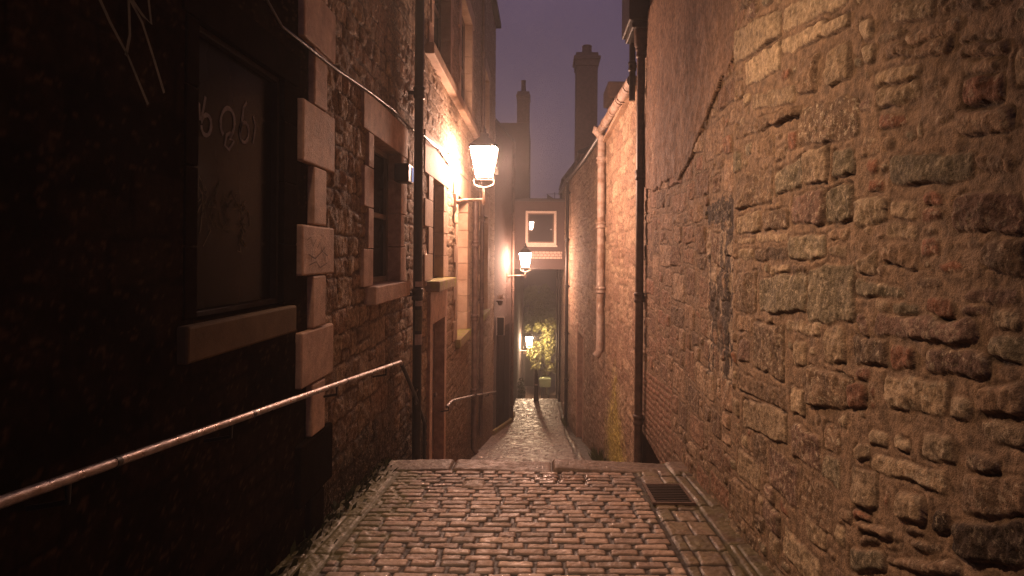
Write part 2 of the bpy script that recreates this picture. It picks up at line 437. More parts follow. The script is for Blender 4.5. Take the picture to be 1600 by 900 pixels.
# --- landing of setts
u = np.arange(-1.62, 1.47, .0068); v = np.concatenate([np.arange(-.8, 2.2, .03), np.arange(2.2, 6.2001, .0068)])
v[-1] = 6.2
R = Relief(u, v, (.022, .015, .012), seed=40, warp=.0016, rough=.005)
pal_s = [((.36, .255, .21), 0), ((.31, .22, .185), 0), ((.40, .29, .24), 0), ((.27, .19, .165), 0), ((.34, .23, .185), 0), ((.23, .165, .135), 0)]
y = -.8
while y < 5.80:                                        # rows of setts across the close
    h = random.uniform(.088, .102); x = -1.27 + random.uniform(-.2, 0)
    ph = random.uniform(0, 10); amp = random.uniform(.002, .007)
    while x < .86:
        l = random.choice([.17, .19, .2, .21, .22, .24, .14]) * random.uniform(.95, 1.08)
        a, b = max(x, -1.27), min(x + l, .86)
        if b - a > .05:
            c, _ = random.choice(pal_s); wv = lambda t: amp * math.sin(t * 2.3 + ph)
            g = random.uniform(.004, .012)
            gs = random.uniform(.014, .036)
            j = lambda: random.uniform(-.006, .006)
            R.stone([(a + gs / 2, y + g + wv(a) + j()), (b - gs / 2, y + g + wv(b) + j()), (b - gs / 2, y + h - g + wv(b) + j()), (a + gs / 2, y + h - g + wv(a) + j())],
                    c, depth=random.uniform(.009, .015), r=.004, k=.004, rough=random.uniform(.006, .018), base=random.uniform(-.0, .002), tilt=(random.uniform(-.02, .02), random.uniform(-.03, .03)))
        x += l
    y += h
R.courses(.875, 1.20, -.8, 5.82, .20, .27, .15, .18, [((.17, .12, .085), 0), ((.20, .14, .10), 0), ((.13, .10, .065), 0)], gap=.012, depth=(.007, .013), brick=True, jit=.008, rough=.014, k=.004, r=.004, tiltv=.02)
R.courses(1.21, 1.46, -.8, 5.82, .5, .9, .3, .4, [((.12, .08, .058), 0), ((.10, .07, .052), 0)], gap=.014, depth=(.008, .014), brick=True, jit=.012, rough=.016, k=.005, r=.005, tiltv=.02)
R.courses(-1.62, -1.285, -.8, 5.82, .45, .75, .4, .5, [((.11, .085, .048), 0), ((.13, .095, .055), 0), ((.09, .075, .04), 0)], gap=.014, depth=(.007, .012), brick=True, jit=.012, rough=.018, k=.005, r=.005, tiltv=.02)
R.courses(-1.62, 1.46, 5.83, 6.22, .40, .41, .8, 1.2, [((.15, .105, .083), 0), ((.17, .118, .092), 0)], gap=.012, depth=(.022, .026), jit=.002, rough=.012, k=.006, tiltv=.01)
# one pale square cover stone let into the setts
q = [(-.66, 5.32), (-.46, 5.32), (-.46, 5.52), (-.66, 5.52)]
R.stone(q, (.34, .26, .22), depth=.026, k=.006, rough=.016, base=.001)
dirt = np.clip(fbm(R.U * 3.5, R.V * 3.5, 5, 45) * 5 - .1, 0, 1)
R.tint(dirt, (.06, .042, .032), .4)
moss = np.clip((R.mid * 3 + (-.95 - R.U) * 3.2 + .2), 0, 1) + np.clip((R.U - .8) * 2 + R.mid * 3 - .2, 0, 1) * .6
R.tint(moss * (R.H < .018), (.10, .10, .035), .6)
R.tint(np.clip(moss - .3, 0, 1), (.15, .13, .06), .35)
R.A[:] = np.clip(np.exp(-((R.V - 5.62) / .17) ** 2) * np.exp(-((R.U - .22) / .33) ** 2) * 1.6 + R.mid * 2.2 - .35, 0, 1) + .5 * np.clip(R.fine * 5 - .9, 0, 1)
land = R.build('landing', M['setts'], None, lambda U, V, H: (U, V, -1.57 - .07 * V + H))
tag(land, kind='structure')

# --- stairs
st = MB()
nst = 9
for i in range(nst):
    y0 = 6.2 + i * 2.9 / nst; z1 = -1.984 - (i + 1) * 1.476 / nst
    st.box(-1.6, 1.48, y0 + .003, y0 + 2.9 / nst, z1 - .35, z1)
st.box(-1.6, 1.48, 6.0, 6.198, -2.4, -2.02)
tag(st.build('stairs', M['concrete'], bevel=.012), kind='structure')

# --- lane below the stairs
u = np.arange(-1.6, 1.46, .025); v = np.concatenate([np.arange(9.1, 20, .04), np.arange(20, 30.01, .06)])
R = Relief(u, v, (.06, .045, .035), seed=50, warp=.01, rough=.012)
R.courses(-1.6, .84, 9.1, 30, .19, .24, .3, .5, [((.27, .205, .175), 0), ((.23, .175, .15), 0), ((.30, .225, .19), 0)], gap=.02, depth=(.010, .015), brick=True, jit=.01, rough=.009, tiltv=.04, r=.005, k=.006)
R.courses(.86, 1.0, 9.1, 30, .8, 1.2, .2, .2, [((.17, .12, .09), 0)], gap=.03, depth=(.012, .016), brick=True)
zl = np.array([zg(t) for t in v])
lm = R.build('lane', M['lane'], None, lambda U, V, H: (U, V, zl[None, :] + H - .03))
tag(lm, kind='structure')

# --- steps under the archway and the court beyond
st = MB()
for i in range(12):
    z1 = -6.66 - (i + 1) * .17
    st.box(-1.3, 1.0, 30.003 + i * .333, 30.333 + i * .333, z1 - .3, z1)
st.box(-1.3, 1.0, 29.7, 29.997, -7.2, -6.72)
tag(st.build('lower_stairs', M['concrete'], bevel=.01), kind='structure')
ct = MB(); ct.box(-9, 9, 34.0, 60, -9.0, -8.70)
tag(ct.build('court', M['concrete']), kind='structure')

# ================================================================== window helper for walls facing the lane
def wall_window(house, X, s, y0, y1, z0, z1, depth=.22, surround='dressed_pale', frame='wood_frame', pane='glass', jl=.24, jr=.24,
                sill=True, lintel=.32, blocks=True, proud=.03, sill_mat=None, sash=True, sproud=.10, sill_len=.1, fw=.06):
    """s = +1 when the street is on the +X side of the wall plane X"""
    sm = M[surround]
    for (a, b, side) in ((y0 - jl, y0, -1), (y1, y1 + jr, 1)):
        if b - a < .02: continue
        jamb = MB(); z = z0; i = 0
        while z < z1 - .02:
            h = min(.34 * random.uniform(.92, 1.08), z1 - z)
            if z1 - (z + h) < .12: h = z1 - z
            long = (i % 2 == 0)
            aa, bb = (a, b) if long or not blocks else ((a + (b - a) * .45, b) if side < 0 else (a, b - (b - a) * .45))
            jamb.box(X - s * depth, X + s * (proud + random.uniform(-.002, .002)), aa, bb, z + .004, z + h - .004)
            z += h; i += 1
        jamb.build('window_jamb', sm, house, bevel=.006)
    if lintel:
        l = MB(); l.box(X - s * depth, X + s * (proud + .002), y0 - jl - .03, y1 + jr + .03, z1 + .003, z1 + lintel)
        l.build('lintel', sm, house, bevel=.006)
    if sill:
        l = MB(); l.box(X - s * depth, X + s * sproud, y0 - sill_len, y1 + sill_len, z0 - .16, z0)
        l.build('sill', M[sill_mat] if sill_mat else sm, house, bevel=.01)
    fr = MB(); xi = X - s * (depth - .05); xo = X - s * (depth - .11); w = fw
    fr.box(xi, xo, y0, y0 + w, z0, z1); fr.box(xi, xo, y1 - w, y1, z0, z1)
    fr.box(xi, xo, y0 + w, y1 - w, z1 - w, z1); fr.box(xi, xo, y0 + w, y1 - w, z0, z0 + w)
    if sash: fr.box(xi, xo - s * .01, y0 + w, y1 - w, (z0 + z1) / 2 - .025, (z0 + z1) / 2 + .025)
    f = fr.build('window', M[frame], house, bevel=.004)
    g = MB(); xg = X - s * (depth - .07)
    g.box(xg - .004, xg + .004, y0 + w * .6, y1 - w * .6, z0 + w * .6, z1 - w * .6)
    g.build('pane', M[pane], f)
    return f

def pipe(parent, x, y, z0, z1, r, mat, wall_x, name='drainpipe', step=1.8, first=.4, shoe=None):
    m = MB(); s = 1 if x > wall_x else -1
    pts = [(x, y, z1), (x, y, z0)]
    if shoe: pts += [(x + s * shoe * .6, y - shoe * .1, z0 - shoe * .8)]
    m.tube(pts, r, 16)
    o = m.build(name, M[mat], parent)
    z = z1 - first
    while z > z0 + .2:
        c = MB()
        c.lathe(x, y, [(z - .07, r * 1.02), (z - .06, r * 1.22), (z - .035, r * 1.3), (z - .02, r * 1.15), (z + .02, r * 1.15), (z + .035, r * 1.34), (z + .06, r * 1.3), (z + .07, r * 1.02)], 16)
        c.box(min(x, wall_x), max(x, wall_x), y - .012, y + .012, z - .02, z + .02)
        c.build('collar', M[mat], o)
        z -= step
    return o

# ================================================================== LEFT: near sooted house
L1 = thing('tenement', 'near sooted black building with a graffitied shop window and brown sill', 'building', (XL - 2, 1.5, -2))
u = np.unique(np.concatenate([np.linspace(-.8, 1.3, 60), spaced(1.3, 4.18, .006, (2.83, 3.77, 4.18))])); u = u[u <= 4.181]
v = np.unique(np.concatenate([np.arange(-2.0, 3.4, .016), [-.29, 1.03]]))
R = Relief(u, v, (.012, .007, .005), seed=60, rough=.003)
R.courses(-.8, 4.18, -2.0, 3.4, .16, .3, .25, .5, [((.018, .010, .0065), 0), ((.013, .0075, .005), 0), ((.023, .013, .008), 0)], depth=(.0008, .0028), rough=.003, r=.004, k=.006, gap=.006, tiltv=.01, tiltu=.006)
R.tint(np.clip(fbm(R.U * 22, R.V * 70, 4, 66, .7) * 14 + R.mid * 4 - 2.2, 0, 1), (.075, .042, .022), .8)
R.hole(2.83 - .001, 3.77 + .001, -.29 - .001, 1.03 + .001)
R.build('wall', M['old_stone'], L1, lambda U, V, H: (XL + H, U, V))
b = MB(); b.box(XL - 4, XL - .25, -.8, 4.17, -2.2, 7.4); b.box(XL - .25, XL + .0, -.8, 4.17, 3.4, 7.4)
b.build('upper_wall', M['dark_stone'], L1)
wall_window(L1, XL, 1, 2.83, 3.77, -.29, 1.03, depth=.13, fw=.028, surround='dark_stone', frame='wood_dark', jl=.10, jr=.20, blocks=False, lintel=.2, proud=.012, sill=False, sash=False)
sl = MB(); sl.box(XL - .2, XL + .048, 2.69, 3.89, -.47, -.31); sl.build('sill', M['sill'], L1, bevel=.012)
# faded spray strokes on the shop glass: a 6, a looped 9 and a small 6
def loop(cy, cz, ry, rz, a0, a1, n=16): return [(cy + ry * math.cos(a0 + (a1 - a0) * i / n), cz + rz * math.sin(a0 + (a1 - a0) * i / n)) for i in range(n + 1)]
gx = XL - .053
def stroke(mb, pts, x, w): mb.ribbon([(x, p[0], p[1]) for p in pts], w, (1, 0, 0))
def glyph(px0, py0, sx, sy, pts): return [on_wall(px0 + sx * a, py0 + sy * b_, gx) for a, b_ in pts]
def ring(ca, cb_, ra, rb_, a0, a1, n=16): return [(ca + ra * math.cos(a0 + (a1 - a0) * i / n), cb_ + rb_ * math.sin(a0 + (a1 - a0) * i / n)) for i in range(n + 1)]
g = MB()
stroke(g, glyph(306, 155, 24, 62, [(.55, 0), (.45, .25), (.3, .55)] + ring(.62, .72, .32, .26, PI * 1.1, PI * 3.0)), gx, .020)
stroke(g, glyph(306, 155, 24, 62, [(-.1, .05), (.15, .2), (.2, .6)]), gx, .016)
stroke(g, glyph(341, 170, 26, 68, ring(.5, .38, .42, .34, 2.2, 2.2 + 1.75 * PI) + [(.9, .8), (.6, 1.0), (.35, .9), (.45, .66), (.7, .62)]), gx, .021)
stroke(g, glyph(371, 163, 17, 66, [(.75, 0), (.45, .15), (.3, .5)] + ring(.55, .72, .4, .24, PI, PI * 3)), gx, .018)
stroke(g, glyph(389, 175, 10, 52, [(.5, .2), (.9, .5), (.5, 1)]), gx, .016)
tag(g.build('graffiti', M['chalk'], L1), kind='stuff')
g = MB()
for k in range(46):
    a = random.uniform(314, 388); c = 300 + (a - 314) * .45 + random.uniform(-14, 62) * (.5 + random.random() * .6)
    p0 = on_wall(a, c, gx)
    stroke(g, [p0, (p0[0] + random.uniform(-.03, .03), p0[1] + random.uniform(-.04, .04)), (p0[0] + random.uniform(-.06, .06), p0[1] + random.uniform(-.06, .06)), (p0[0] + random.uniform(-.06, .06), p0[1] + random.uniform(-.08, .02))], gx, .007)
tag(g.build('graffiti', M['chalk_brown'], L1), kind='stuff')
g = MB(); 
for pts in ([(150, -8), (172, 40), (200, 92), (232, 168)], [(200, -8), (203, 60), (197, 92)], [(196, -8), (222, 40), (240, 95), (257, 150)], [(206, 5), (222, 28), (236, 42), (230, -8)]):
    stroke(g, [on_wall(px, py, XL + .04) for px, py in pts], XL + .034, .014)
g.build('graffiti', M['chalk_brown'], L1)

# ================================================================== LEFT: sandstone house
L2 = thing('sandstone_house', 'tall sandstone rubble house with pale dressed window margins, beside the first lamp', 'building', (XL - 2, 12, -4))
OPEN = [(5.71, 6.83, -.28, 1.07), (8.84, 9.81, -.34, 1.07), (11.5, 13.0, -1.5, 1.07), (16.2, 18.0, -1.5, 1.07), (8.80, 9.90, -3.25, -.95),
        (8.8, 10.4, 2.78, 4.9), (11.8, 13.6, 2.78, 4.9), (16.2, 18.0, 2.78, 4.9)]
cu = sorted({c for o in OPEN for c in o[:2]}); cv = sorted({c for o in OPEN for c in o[2:]})
u = spaced(4.18, 20.7, .0033, cu); u = np.append(u[u < 20.7], 20.7)
v = np.unique(np.concatenate([np.arange(-6, 3, .014), np.arange(3, 7.4, .03)]))
for c in cv: v[np.argmin(abs(v - c))] = c
R = Relief(u, v, (.12, .075, .05), seed=70, rough=.01)
pal_l = [((.29, .20, .13), .2), ((.25, .168, .115), 0), ((.33, .23, .15), .3), ((.20, .135, .09), 0), ((.28, .175, .115), .1)]
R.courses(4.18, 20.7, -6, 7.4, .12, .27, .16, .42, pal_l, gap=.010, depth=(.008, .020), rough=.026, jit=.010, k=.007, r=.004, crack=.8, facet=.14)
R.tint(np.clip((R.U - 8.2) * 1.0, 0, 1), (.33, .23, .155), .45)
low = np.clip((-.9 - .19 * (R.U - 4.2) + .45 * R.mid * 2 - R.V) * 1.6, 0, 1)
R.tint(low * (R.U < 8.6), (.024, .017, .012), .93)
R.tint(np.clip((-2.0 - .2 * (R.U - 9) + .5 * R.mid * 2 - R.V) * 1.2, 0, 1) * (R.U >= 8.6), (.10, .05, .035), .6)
st_ = np.exp(-((R.U - 6.55 - R.mid * .4) / .30) ** 2 * 2) * np.clip(1.2 + R.fine * 2, 0, 1)
R.tint(st_, (.06, .042, .028), .75)
R.tint(np.clip((R.V - 3.0) * .5 + R.mid, 0, 1) * (R.U > 11), (.16, .10, .07), .4)
for o_ in OPEN: R.hole(o_[0] - .001, o_[1] + .001, o_[2] - .001, o_[3] + .001)
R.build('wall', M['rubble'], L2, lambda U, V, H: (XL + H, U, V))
b = MB(); b.box(XL - 5, XL - .26, 4.2, 20.69, -6.2, 7.4); b.build('inner_wall', M['dark_stone'], L2)
b = MB(); b.box(XL - .05, XL, 20.70, 20.71, -6.2, 7.4); b.build('end_wall', M['harl'], L2)
r = MB(); r.prism([(XL + .16, 4.2), (XL + .16, 20.85), (XL - 5, 20.85), (XL - 5, 4.2)], [7.4] * 4, [7.55, 7.55, 7.55, 7.55])
r.add([(XL + .14, 4.2, 7.56), (XL + .14, 20.8, 7.56), (XL - 2.6, 20.8, 10.2), (XL - 2.6, 4.2, 10.2), (XL - 5, 4.2, 7.6), (XL - 5, 20.8, 7.6)], [(0, 1, 2, 3), (2, 5, 4, 3), (1, 5, 2), (0, 3, 4)])
r.build('roof', M['slate'], L2)
# corner stones, long and short
zq = [(1.72, 1.36, 1), (1.36, .98, 0), (.98, .58, 1), (.58, .19, 0), (.19, -.14, 1), (-.14, -.49, 0), (-.49, -.85, 1), (-.85, -1.2, 0), (-1.2, -1.6, 1), (-1.6, -1.95, 0), (2.05, 1.72, 0), (2.45, 2.05, 1), (2.8, 2.45, 0)]
for z1, z0, lg in zq:
    qm = MB(); qm.box(XL - .05, XL + .042, 3.99 if lg else 4.182, 4.60 if lg else 4.43, z0 + .004, z1 - .004)
    qo = qm.build('quoin', M['dressed'] if z1 > -.9 else M['dark_stone'], L2, bevel=.012)
    if abs(z1 - .19) < .01:
        sc = MB(); gx2 = XL + .0445
        for pts in ([(4.06, .09), (4.12, .11), (4.16, .05), (4.22, .10)], [(4.08, .0), (4.2, -.03), (4.34, .02), (4.45, -.01)], [(4.1, -.07), (4.22, -.05), (4.3, -.09), (4.44, -.06)],
                    [(4.24, .04), (4.3, .08), (4.33, .02), (4.4, .05)], [(4.16, .02), (4.13, -.05)], [(4.36, .0), (4.4, -.05)]):
            stroke(sc, pts, gx2, .008)
        sc.build('scrawl', M['ink'], qo)
wall_window(L2, XL, 1, *OPEN[0], jl=.30, jr=.28, surround='dressed', lintel=.33, sill_len=.16)
wall_window(L2, XL, 1, *OPEN[1], jl=.60, jr=.5, lintel=.55, sill=False)
wall_window(L2, XL, 1, *OPEN[2], jl=.5, jr=.5, lintel=.55, sill_mat='moss_stone', depth=.3)
wall_window(L2, XL, 1, *OPEN[3], jl=.6, jr=.6, lintel=.55, sill_mat='moss_stone', depth=.3)
for o_ in OPEN[5:]: wall_window(L2, XL, 1, *o_, jl=.35, jr=.35, sill=False, depth=.24)
sc = MB(); sc.box(XL - .1, XL + .12, 8.3, 20.7, 2.62, 2.77); sc.build('string_course', M['dressed_pale'], L2, bevel=.012)
sb = MB(); sb.box(XL - .1, XL + .19, 8.45, 10.1, -.49, -.345); sb.build('hood', M['moss_stone'], L2, bevel=.015)
# worn door under the mossy hood
o_ = OPEN[4]
d = MB(); d.box(XL - .16, XL - .11, o_[0], o_[1], o_[2], o_[3])
for (a, b2, c, e) in ((.1, .5, .2, .95), (.6, 1.0, .2, .95), (.1, .5, 1.1, 2.1), (.6, 1.0, 1.1, 2.1)):
    d.box(XL - .11, XL - .095, o_[0] + a, o_[0] + b2, o_[2] + c, o_[2] + e)
dd = d.build('door', M['door'], L2, bevel=.006)
h = MB(); h.lathe(XL - .07, 9.75, [(-2.16, .0), (-2.15, .025), (-2.11, .03), (-2.08, .0)], 10); h.build('handle', M['steel'], dd)
sc = MB()
for k in range(16):
    a = 9.2 + random.uniform(-.08, .08); c = -1.75 + k * .03 - .35
    stroke(sc, [(a, c), (a + random.uniform(-.03, .03), c + random.uniform(.01, .04)), (a + random.uniform(-.03, .03), c + .02)], XL - .093, .012)
tag(sc.build('paint_smear', M['paper'], dd), kind='stuff')
dj = MB()
dj.box(XL - .2, XL + .045, o_[0] - .2, o_[0], o_[2], o_[3]); dj.build('door_jamb', M['dressed'], L2, bevel=.006); dj = MB(); dj.box(XL - .2, XL + .045, o_[1], o_[1] + .2, o_[2], o_[3]); dj.build('door_jamb', M['dressed'], L2, bevel=.006); dj = MB(); dj.box(XL - .2, XL + .05, o_[0] - .22, o_[1] + .22, o_[3] + .002, -.50)
dj.build('door_lintel', M['dressed'], L2, bevel=.006)
# rainwater pipes
p1 = pipe(L2, -1.41, 7.30, -2.6, 7.35, .052, 'iron', XL, step=2.3, first=.9)
for (z1, z0) in ((-.40, -.58), (-.62, -.86), (-.90, -1.02), (-.3, -.36)):
    s_ = MB()
    n_ = 8; rr_ = .0545
    pa = [(-1.41 + rr_ * math.cos(t), 7.30 + rr_ * math.sin(t)) for t in np.linspace(-1.9, .5, n_)]
    s_.add([(a, b_, z0) for a, b_ in pa] + [(a, b_, z1) for a, b_ in pa], [(i, i + 1, n_ + i + 1, n_ + i) for i in range(n_ - 1)])
    s_.build('sticker', M['paper'] if z1 != -.62 else M['chalk_brown'], p1)
pipe(L2, -1.44, 13.9, -4.2, 1.25, .06, 'pipe_brown', XL, step=1.6, first=1.0, shoe=.12)
pipe(L2, -1.45, 15.6, -4.4, 7.3, .05, 'pipe_brown', XL, step=2.0)

# ================================================================== RIGHT: near rubble house
R1 = thing('rubble_house', 'near right rubble stone building with a smooth render patch over its far end', 'building', (XR + 2, 4, -2))
u = np.unique(np.concatenate([np.linspace(-.8, 1.4, 110), spaced(1.4, 8.95, .0027, (4.53,))])); u = np.append(u[u < 8.95], 8.95)
v = np.arange(-2.35, 3.2, .0065)
R = Relief(u, v, (.25, .17, .112), seed=80, warp=.011, rough=.009)
# stones read off the wall: left edge (px, top, bottom), right edge (px, top, bottom), colour, lichen
ST = """1150 45 98 1226 12 54 p 0;1170 92 130 1225 62 108 p 0;1230 8 48 1330 -28 2 p 0;1228 58 84 1335 14 38 p 0;1255 85 145 1284 80 140 b 0;1298 75 130 1338 60 122 t 0
1136 150 163 1168 135 152 b 0;1155 194 216 1256 161 178 b 0;1180 146 170 1250 128 158 t 0;1256 166 224 1350 142 213 b .2;1108 208 262 1152 198 240 t 0;1158 272 326 1214 258 311 b .1
1218 264 301 1262 240 286 g .3;1310 232 277 1346 226 266 g .2;1265 235 282 1303 222 280 t .2;1246 300 347 1298 289 347 u 0;1300 290 345 1342 281 342 g 0;1158 336 362 1196 326 360 t .3
1202 326 357 1240 320 351 b .2;1190 363 376 1240 358 371 t 0;1160 368 377 1186 368 377 t 0;1188 388 404 1240 380 403 d 0;1160 385 402 1185 385 402 t .2;1243 370 404 1300 360 400 g .5
1304 356 372 1336 350 370 b .2;1305 382 398 1334 376 395 t 0;1246 412 430 1270 410 430 d 0;1212 412 427 1242 410 425 t 0;1272 415 500 1348 406 500 g .1;1158 425 482 1190 420 486 b .1
1195 432 485 1270 422 483 g .1;1160 490 516 1183 492 518 b 0;1186 500 570 1234 505 595 d .3;1237 500 514 1292 498 523 t .4;1300 506 565 1331 510 567 t 0;1162 578 605 1236 611 641 b 0
1250 530 570 1271 530 572 t .1;1275 572 628 1345 586 636 b .2;1170 620 665 1240 642 692 t .2;1246 600 640 1268 606 650 t .2;1355 20 58 1373 20 58 p 0;1357 65 96 1375 62 93 p 0
1402 0 37 1470 -22 26 t 0;1475 -20 24 1600 -60 -4 b 0;1380 52 66 1420 42 58 t 0;1424 48 66 1510 26 52 b 0;1392 72 91 1432 62 84 b 0;1436 70 88 1502 52 76 b 0;1375 110 132 1450 96 119 t 0;1382 135 162 1448 123 149 t .1
1458 120 140 1492 112 132 b 0;1512 52 66 1592 26 42 b 0;1512 68 86 1590 50 78 b 0;1520 90 113 1586 86 106 b 0;1518 120 160 1582 108 150 r 0;1384 170 196 1426 168 191 r 0;1470 180 195 1502 175 186 b 0
1512 165 206 1600 158 202 b 0;1405 241 288 1535 230 276 g 0;1367 245 270 1382 243 266 r 0;1365 277 300 1392 275 298 r 0;1346 310 353 1396 306 345 p .3;1405 312 340 1446 310 338 t 0
1457 296 320 1487 295 318 r 0;1453 323 348 1486 320 342 r 0;1453 352 368 1482 352 366 b 0;1452 372 395 1485 370 395 r 0;1457 400 415 1468 400 415 d 0;1505 300 357 1612 296 362 u 0
1395 346 372 1448 346 368 t 0;1392 378 410 1448 376 414 b 0;1500 368 378 1552 368 381 b 0;1480 403 418 1523 400 416 r 0;1556 376 410 1622 364 430 d 0;1445 430 446 1486 430 443 d 0
1540 235 262 1600 240 272 b 0;1350 432 460 1430 446 462 g .2;1377 465 483 1402 468 485 t .2;1407 467 487 1450 468 488 g 0;1464 460 490 1506 458 490 r 0;1520 475 496 1562 475 491 u 0
1524 450 467 1604 440 470 u 0;1568 478 512 1612 478 508 p .2;1378 488 521 1542 496 535 u .4;1345 520 562 1402 530 570 d .3;1407 535 571 1443 540 572 r 0;1462 540 574 1562 546 586 u .6
1560 520 550 1622 515 566 g .3;1350 571 587 1374 571 589 r 0;1340 592 638 1367 592 636 r 0;1374 597 640 1382 597 640 r 0;1398 580 634 1496 588 646 t .6;1503 610 648 1540 622 659 p .5
1550 600 645 1622 588 640 b 0;1553 652 675 1622 655 697 t .6;1424 648 655 1452 652 659 d 0;1373 672 694 1402 672 698 p .4;1412 678 700 1436 680 704 p .4;1350 688 710 1374 690 716 t .4
1455 668 704 1510 678 723 p .6;1377 708 735 1496 728 764 t .6;1346 722 784 1387 738 794 t .3;1416 764 803 1461 768 812 t .5;1398 762 798 1404 765 798 r 0;1523 700 727 1582 706 736 d 0
1518 736 791 1624 740 800 b 0;1504 808 862 1624 803 888 k 0;1472 788 826 1499 788 829 k 0;1472 770 778 1491 770 780 p 0;1358 814 832 1412 820 835 b 0;1358 836 848 1391 836 850 d 0
1430 816 830 1460 818 832 d 0;1396 838 848 1428 842 853 b 0;1400 862 876 1520 880 905 b .2;1342 852 890 1398 860 890 g 0;1345 790 808 1378 800 816 r 0;1440 838 852 1490 846 862 d 0"""
for t in ST.replace('\n', ';').split(';'):
    a = t.split(); n = [float(c) for c in a[:6]]
    qd = [on_wall(n[0], n[2], XR), on_wall(n[3], n[5], XR), on_wall(n[3], n[4], XR), on_wall(n[0], n[1], XR)]
    if qd[0][0] > 4.6: continue
    big = abs(qd[0][0] - qd[1][0])
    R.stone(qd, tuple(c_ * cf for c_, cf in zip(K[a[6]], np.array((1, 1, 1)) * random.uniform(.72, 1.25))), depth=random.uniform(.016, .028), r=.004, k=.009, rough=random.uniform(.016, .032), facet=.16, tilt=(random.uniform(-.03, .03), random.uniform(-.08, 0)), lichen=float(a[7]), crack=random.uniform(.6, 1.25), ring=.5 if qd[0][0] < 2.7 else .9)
pal_r = [(K['p'], .2), (K['t'], .3), (K['b'], .1), (K['d'], .2), (K['g'], .2), (K['t'], .1), (K['b'], .3), (K['u'], .3), (K['b'], 0), (K['r'], 0)]
tilt = lambda a, b: -.05 + .13 * max(0, min(1, (b + .6) / 1.6))
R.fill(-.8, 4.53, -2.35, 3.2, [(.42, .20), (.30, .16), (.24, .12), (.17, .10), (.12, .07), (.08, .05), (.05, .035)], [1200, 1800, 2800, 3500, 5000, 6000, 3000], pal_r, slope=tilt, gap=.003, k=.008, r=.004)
# the older squared section beyond the straight joint
old = [((.31, .20, .135), .1), ((.26, .155, .105), 0), ((.36, .245, .17), .2), ((.19, .115, .08), 0), ((.28, .15, .10), 0), ((.15, .095, .066), .1)]
R.fill(4.55, 6.68, -2.35, -1.38, [(.4, .2), (.28, .15), (.18, .11), (.1, .07)], [300, 600, 1200, 2000], old, slope=-.05, gap=.003, k=.008, r=.004)
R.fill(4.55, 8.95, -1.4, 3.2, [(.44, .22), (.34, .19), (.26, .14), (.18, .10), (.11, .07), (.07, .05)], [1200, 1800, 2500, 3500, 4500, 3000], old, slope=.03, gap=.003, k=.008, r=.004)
R.courses(6.7, 8.95, -2.35, -1.45, .07, .078, .21, .23, [((.25, .12, .08), 0), ((.22, .11, .075), 0), ((.27, .14, .095), 0)], gap=.012, depth=(.008, .014), brick=True, jit=.003, slope=-.06, rough=.01)
near = R.U < 4.53
R.H += np.where(near, .03, 0) * np.clip((4.53 - R.U) / .02, 0, 1)
# tar and flaking limewash beside the joint
def tarbox(u0, u1, v0, v1, s=.05): return np.clip(np.minimum.reduce([R.U - u0, u1 - R.U, R.V - v0, v1 - R.V]) / s + .5 + R.mid * 2.5 + R.fine * 2, 0, 1)
R.tint(np.clip((tarbox(4.56, 5.3, .27, .44) - .45) * 6, 0, 1), (.045, .033, .028), .95)
R.tint(np.clip((tarbox(4.56, 4.78, -.9, .4) - .5) * 6, 0, 1), (.045, .033, .028), .95)
flake = (tarbox(4.58, 5.3, -1.0, .25) > .6) * np.clip((fbm(R.U * 11, R.V * 6, 4, 107, .65) + .015) * 14, 0, 1)
R.tint(flake, (.47, .36, .27), .8)
R.tint((tarbox(4.56, 5.25, -.95, .3) > .6) * np.clip((fbm(R.U * 8, R.V * 3, 4, 109, .65) - .06) * 16, 0, 1), (.05, .036, .03), .9)
dark_foot = np.clip((-1.35 - .05 * R.U + R.mid * .9 - R.V) * 1.8, 0, 1)  # wall colour darker towards its foot, with an uneven upper edge
R.tint(dark_foot, (.07, .045, .03), .6)
R.build('wall', M['rubble'], R1, lambda U, V, H: (XR - H, U, V))
b = MB(); b.box(XR + .1, XR + 5, -.8, 8.95, -2.5, 3.2); b.build('inner_wall', M['dark_stone'], R1)
b = MB(); b.box(XR + .0, XR + .1, 8.955, 8.965, -4.2, 3.3); b.box(XR - .0, XR + .1, 6.3, 8.953, -4.2, -2.352); b.build('end_wall', M['dark_stone'], R1)
# render patch: an uneven sheet keyed onto the stone
pp = [(1008, 292), (1012, -40), (1196, -60), (1172, 2), (1146, 92), (1112, 165), (1082, 245), (1062, 280), (1040, 283), (1024, 300)]
poly = [on_wall(px, py, XR) for px, py in pp]; poly = [(min(a, 8.93), b_) for a, b_ in poly]
uu = spaced(3.8, 8.93, .0036); vv = np.arange(.7, 3.18, .0125)
RP = Relief(uu, vv, (.235, .145, .098), seed=90, rough=.006)
wob = fbm(RP.U * 7, RP.V * 7, 4, 95) * .09
RP.keep &= in_poly(RP.U + wob, RP.V + wob, poly)
RP.H += .026 + fbm(RP.U * 2.5, RP.V * 1.6, 3, 97) * .035
RP.tint(np.clip(fbm(RP.U * 3.2, RP.V * .6, 4, 99) * 6, 0, 1), (.32, .20, .13), .55)
RP.tint(np.clip(fbm(RP.U * 2.4, RP.V * .5, 4, 103) * 6, 0, 1), (.15, .09, .062), .55)
ed = RP.keep.copy(); ed[1:-1, 1:-1] = RP.keep[1:-1, 1:-1] & RP.keep[2:, 1:-1] & RP.keep[:-2, 1:-1] & RP.keep[1:-1, 2:] & RP.keep[1:-1, :-2]
RP.H = np.where(RP.keep & ~ed, .0, RP.H)
RP.build('render_patch', M['rubble'], R1, lambda U, V, H: (XR - H, U, V))
g = MB(); g.box(1.115, XR + .3, 8.3, 9.1, 3.08, 4.1); g.box(1.16, XR + .02, 8.35, 9.05, 3.0, 3.078); g.build('corbel', M['iron'], R1, bevel=.02)
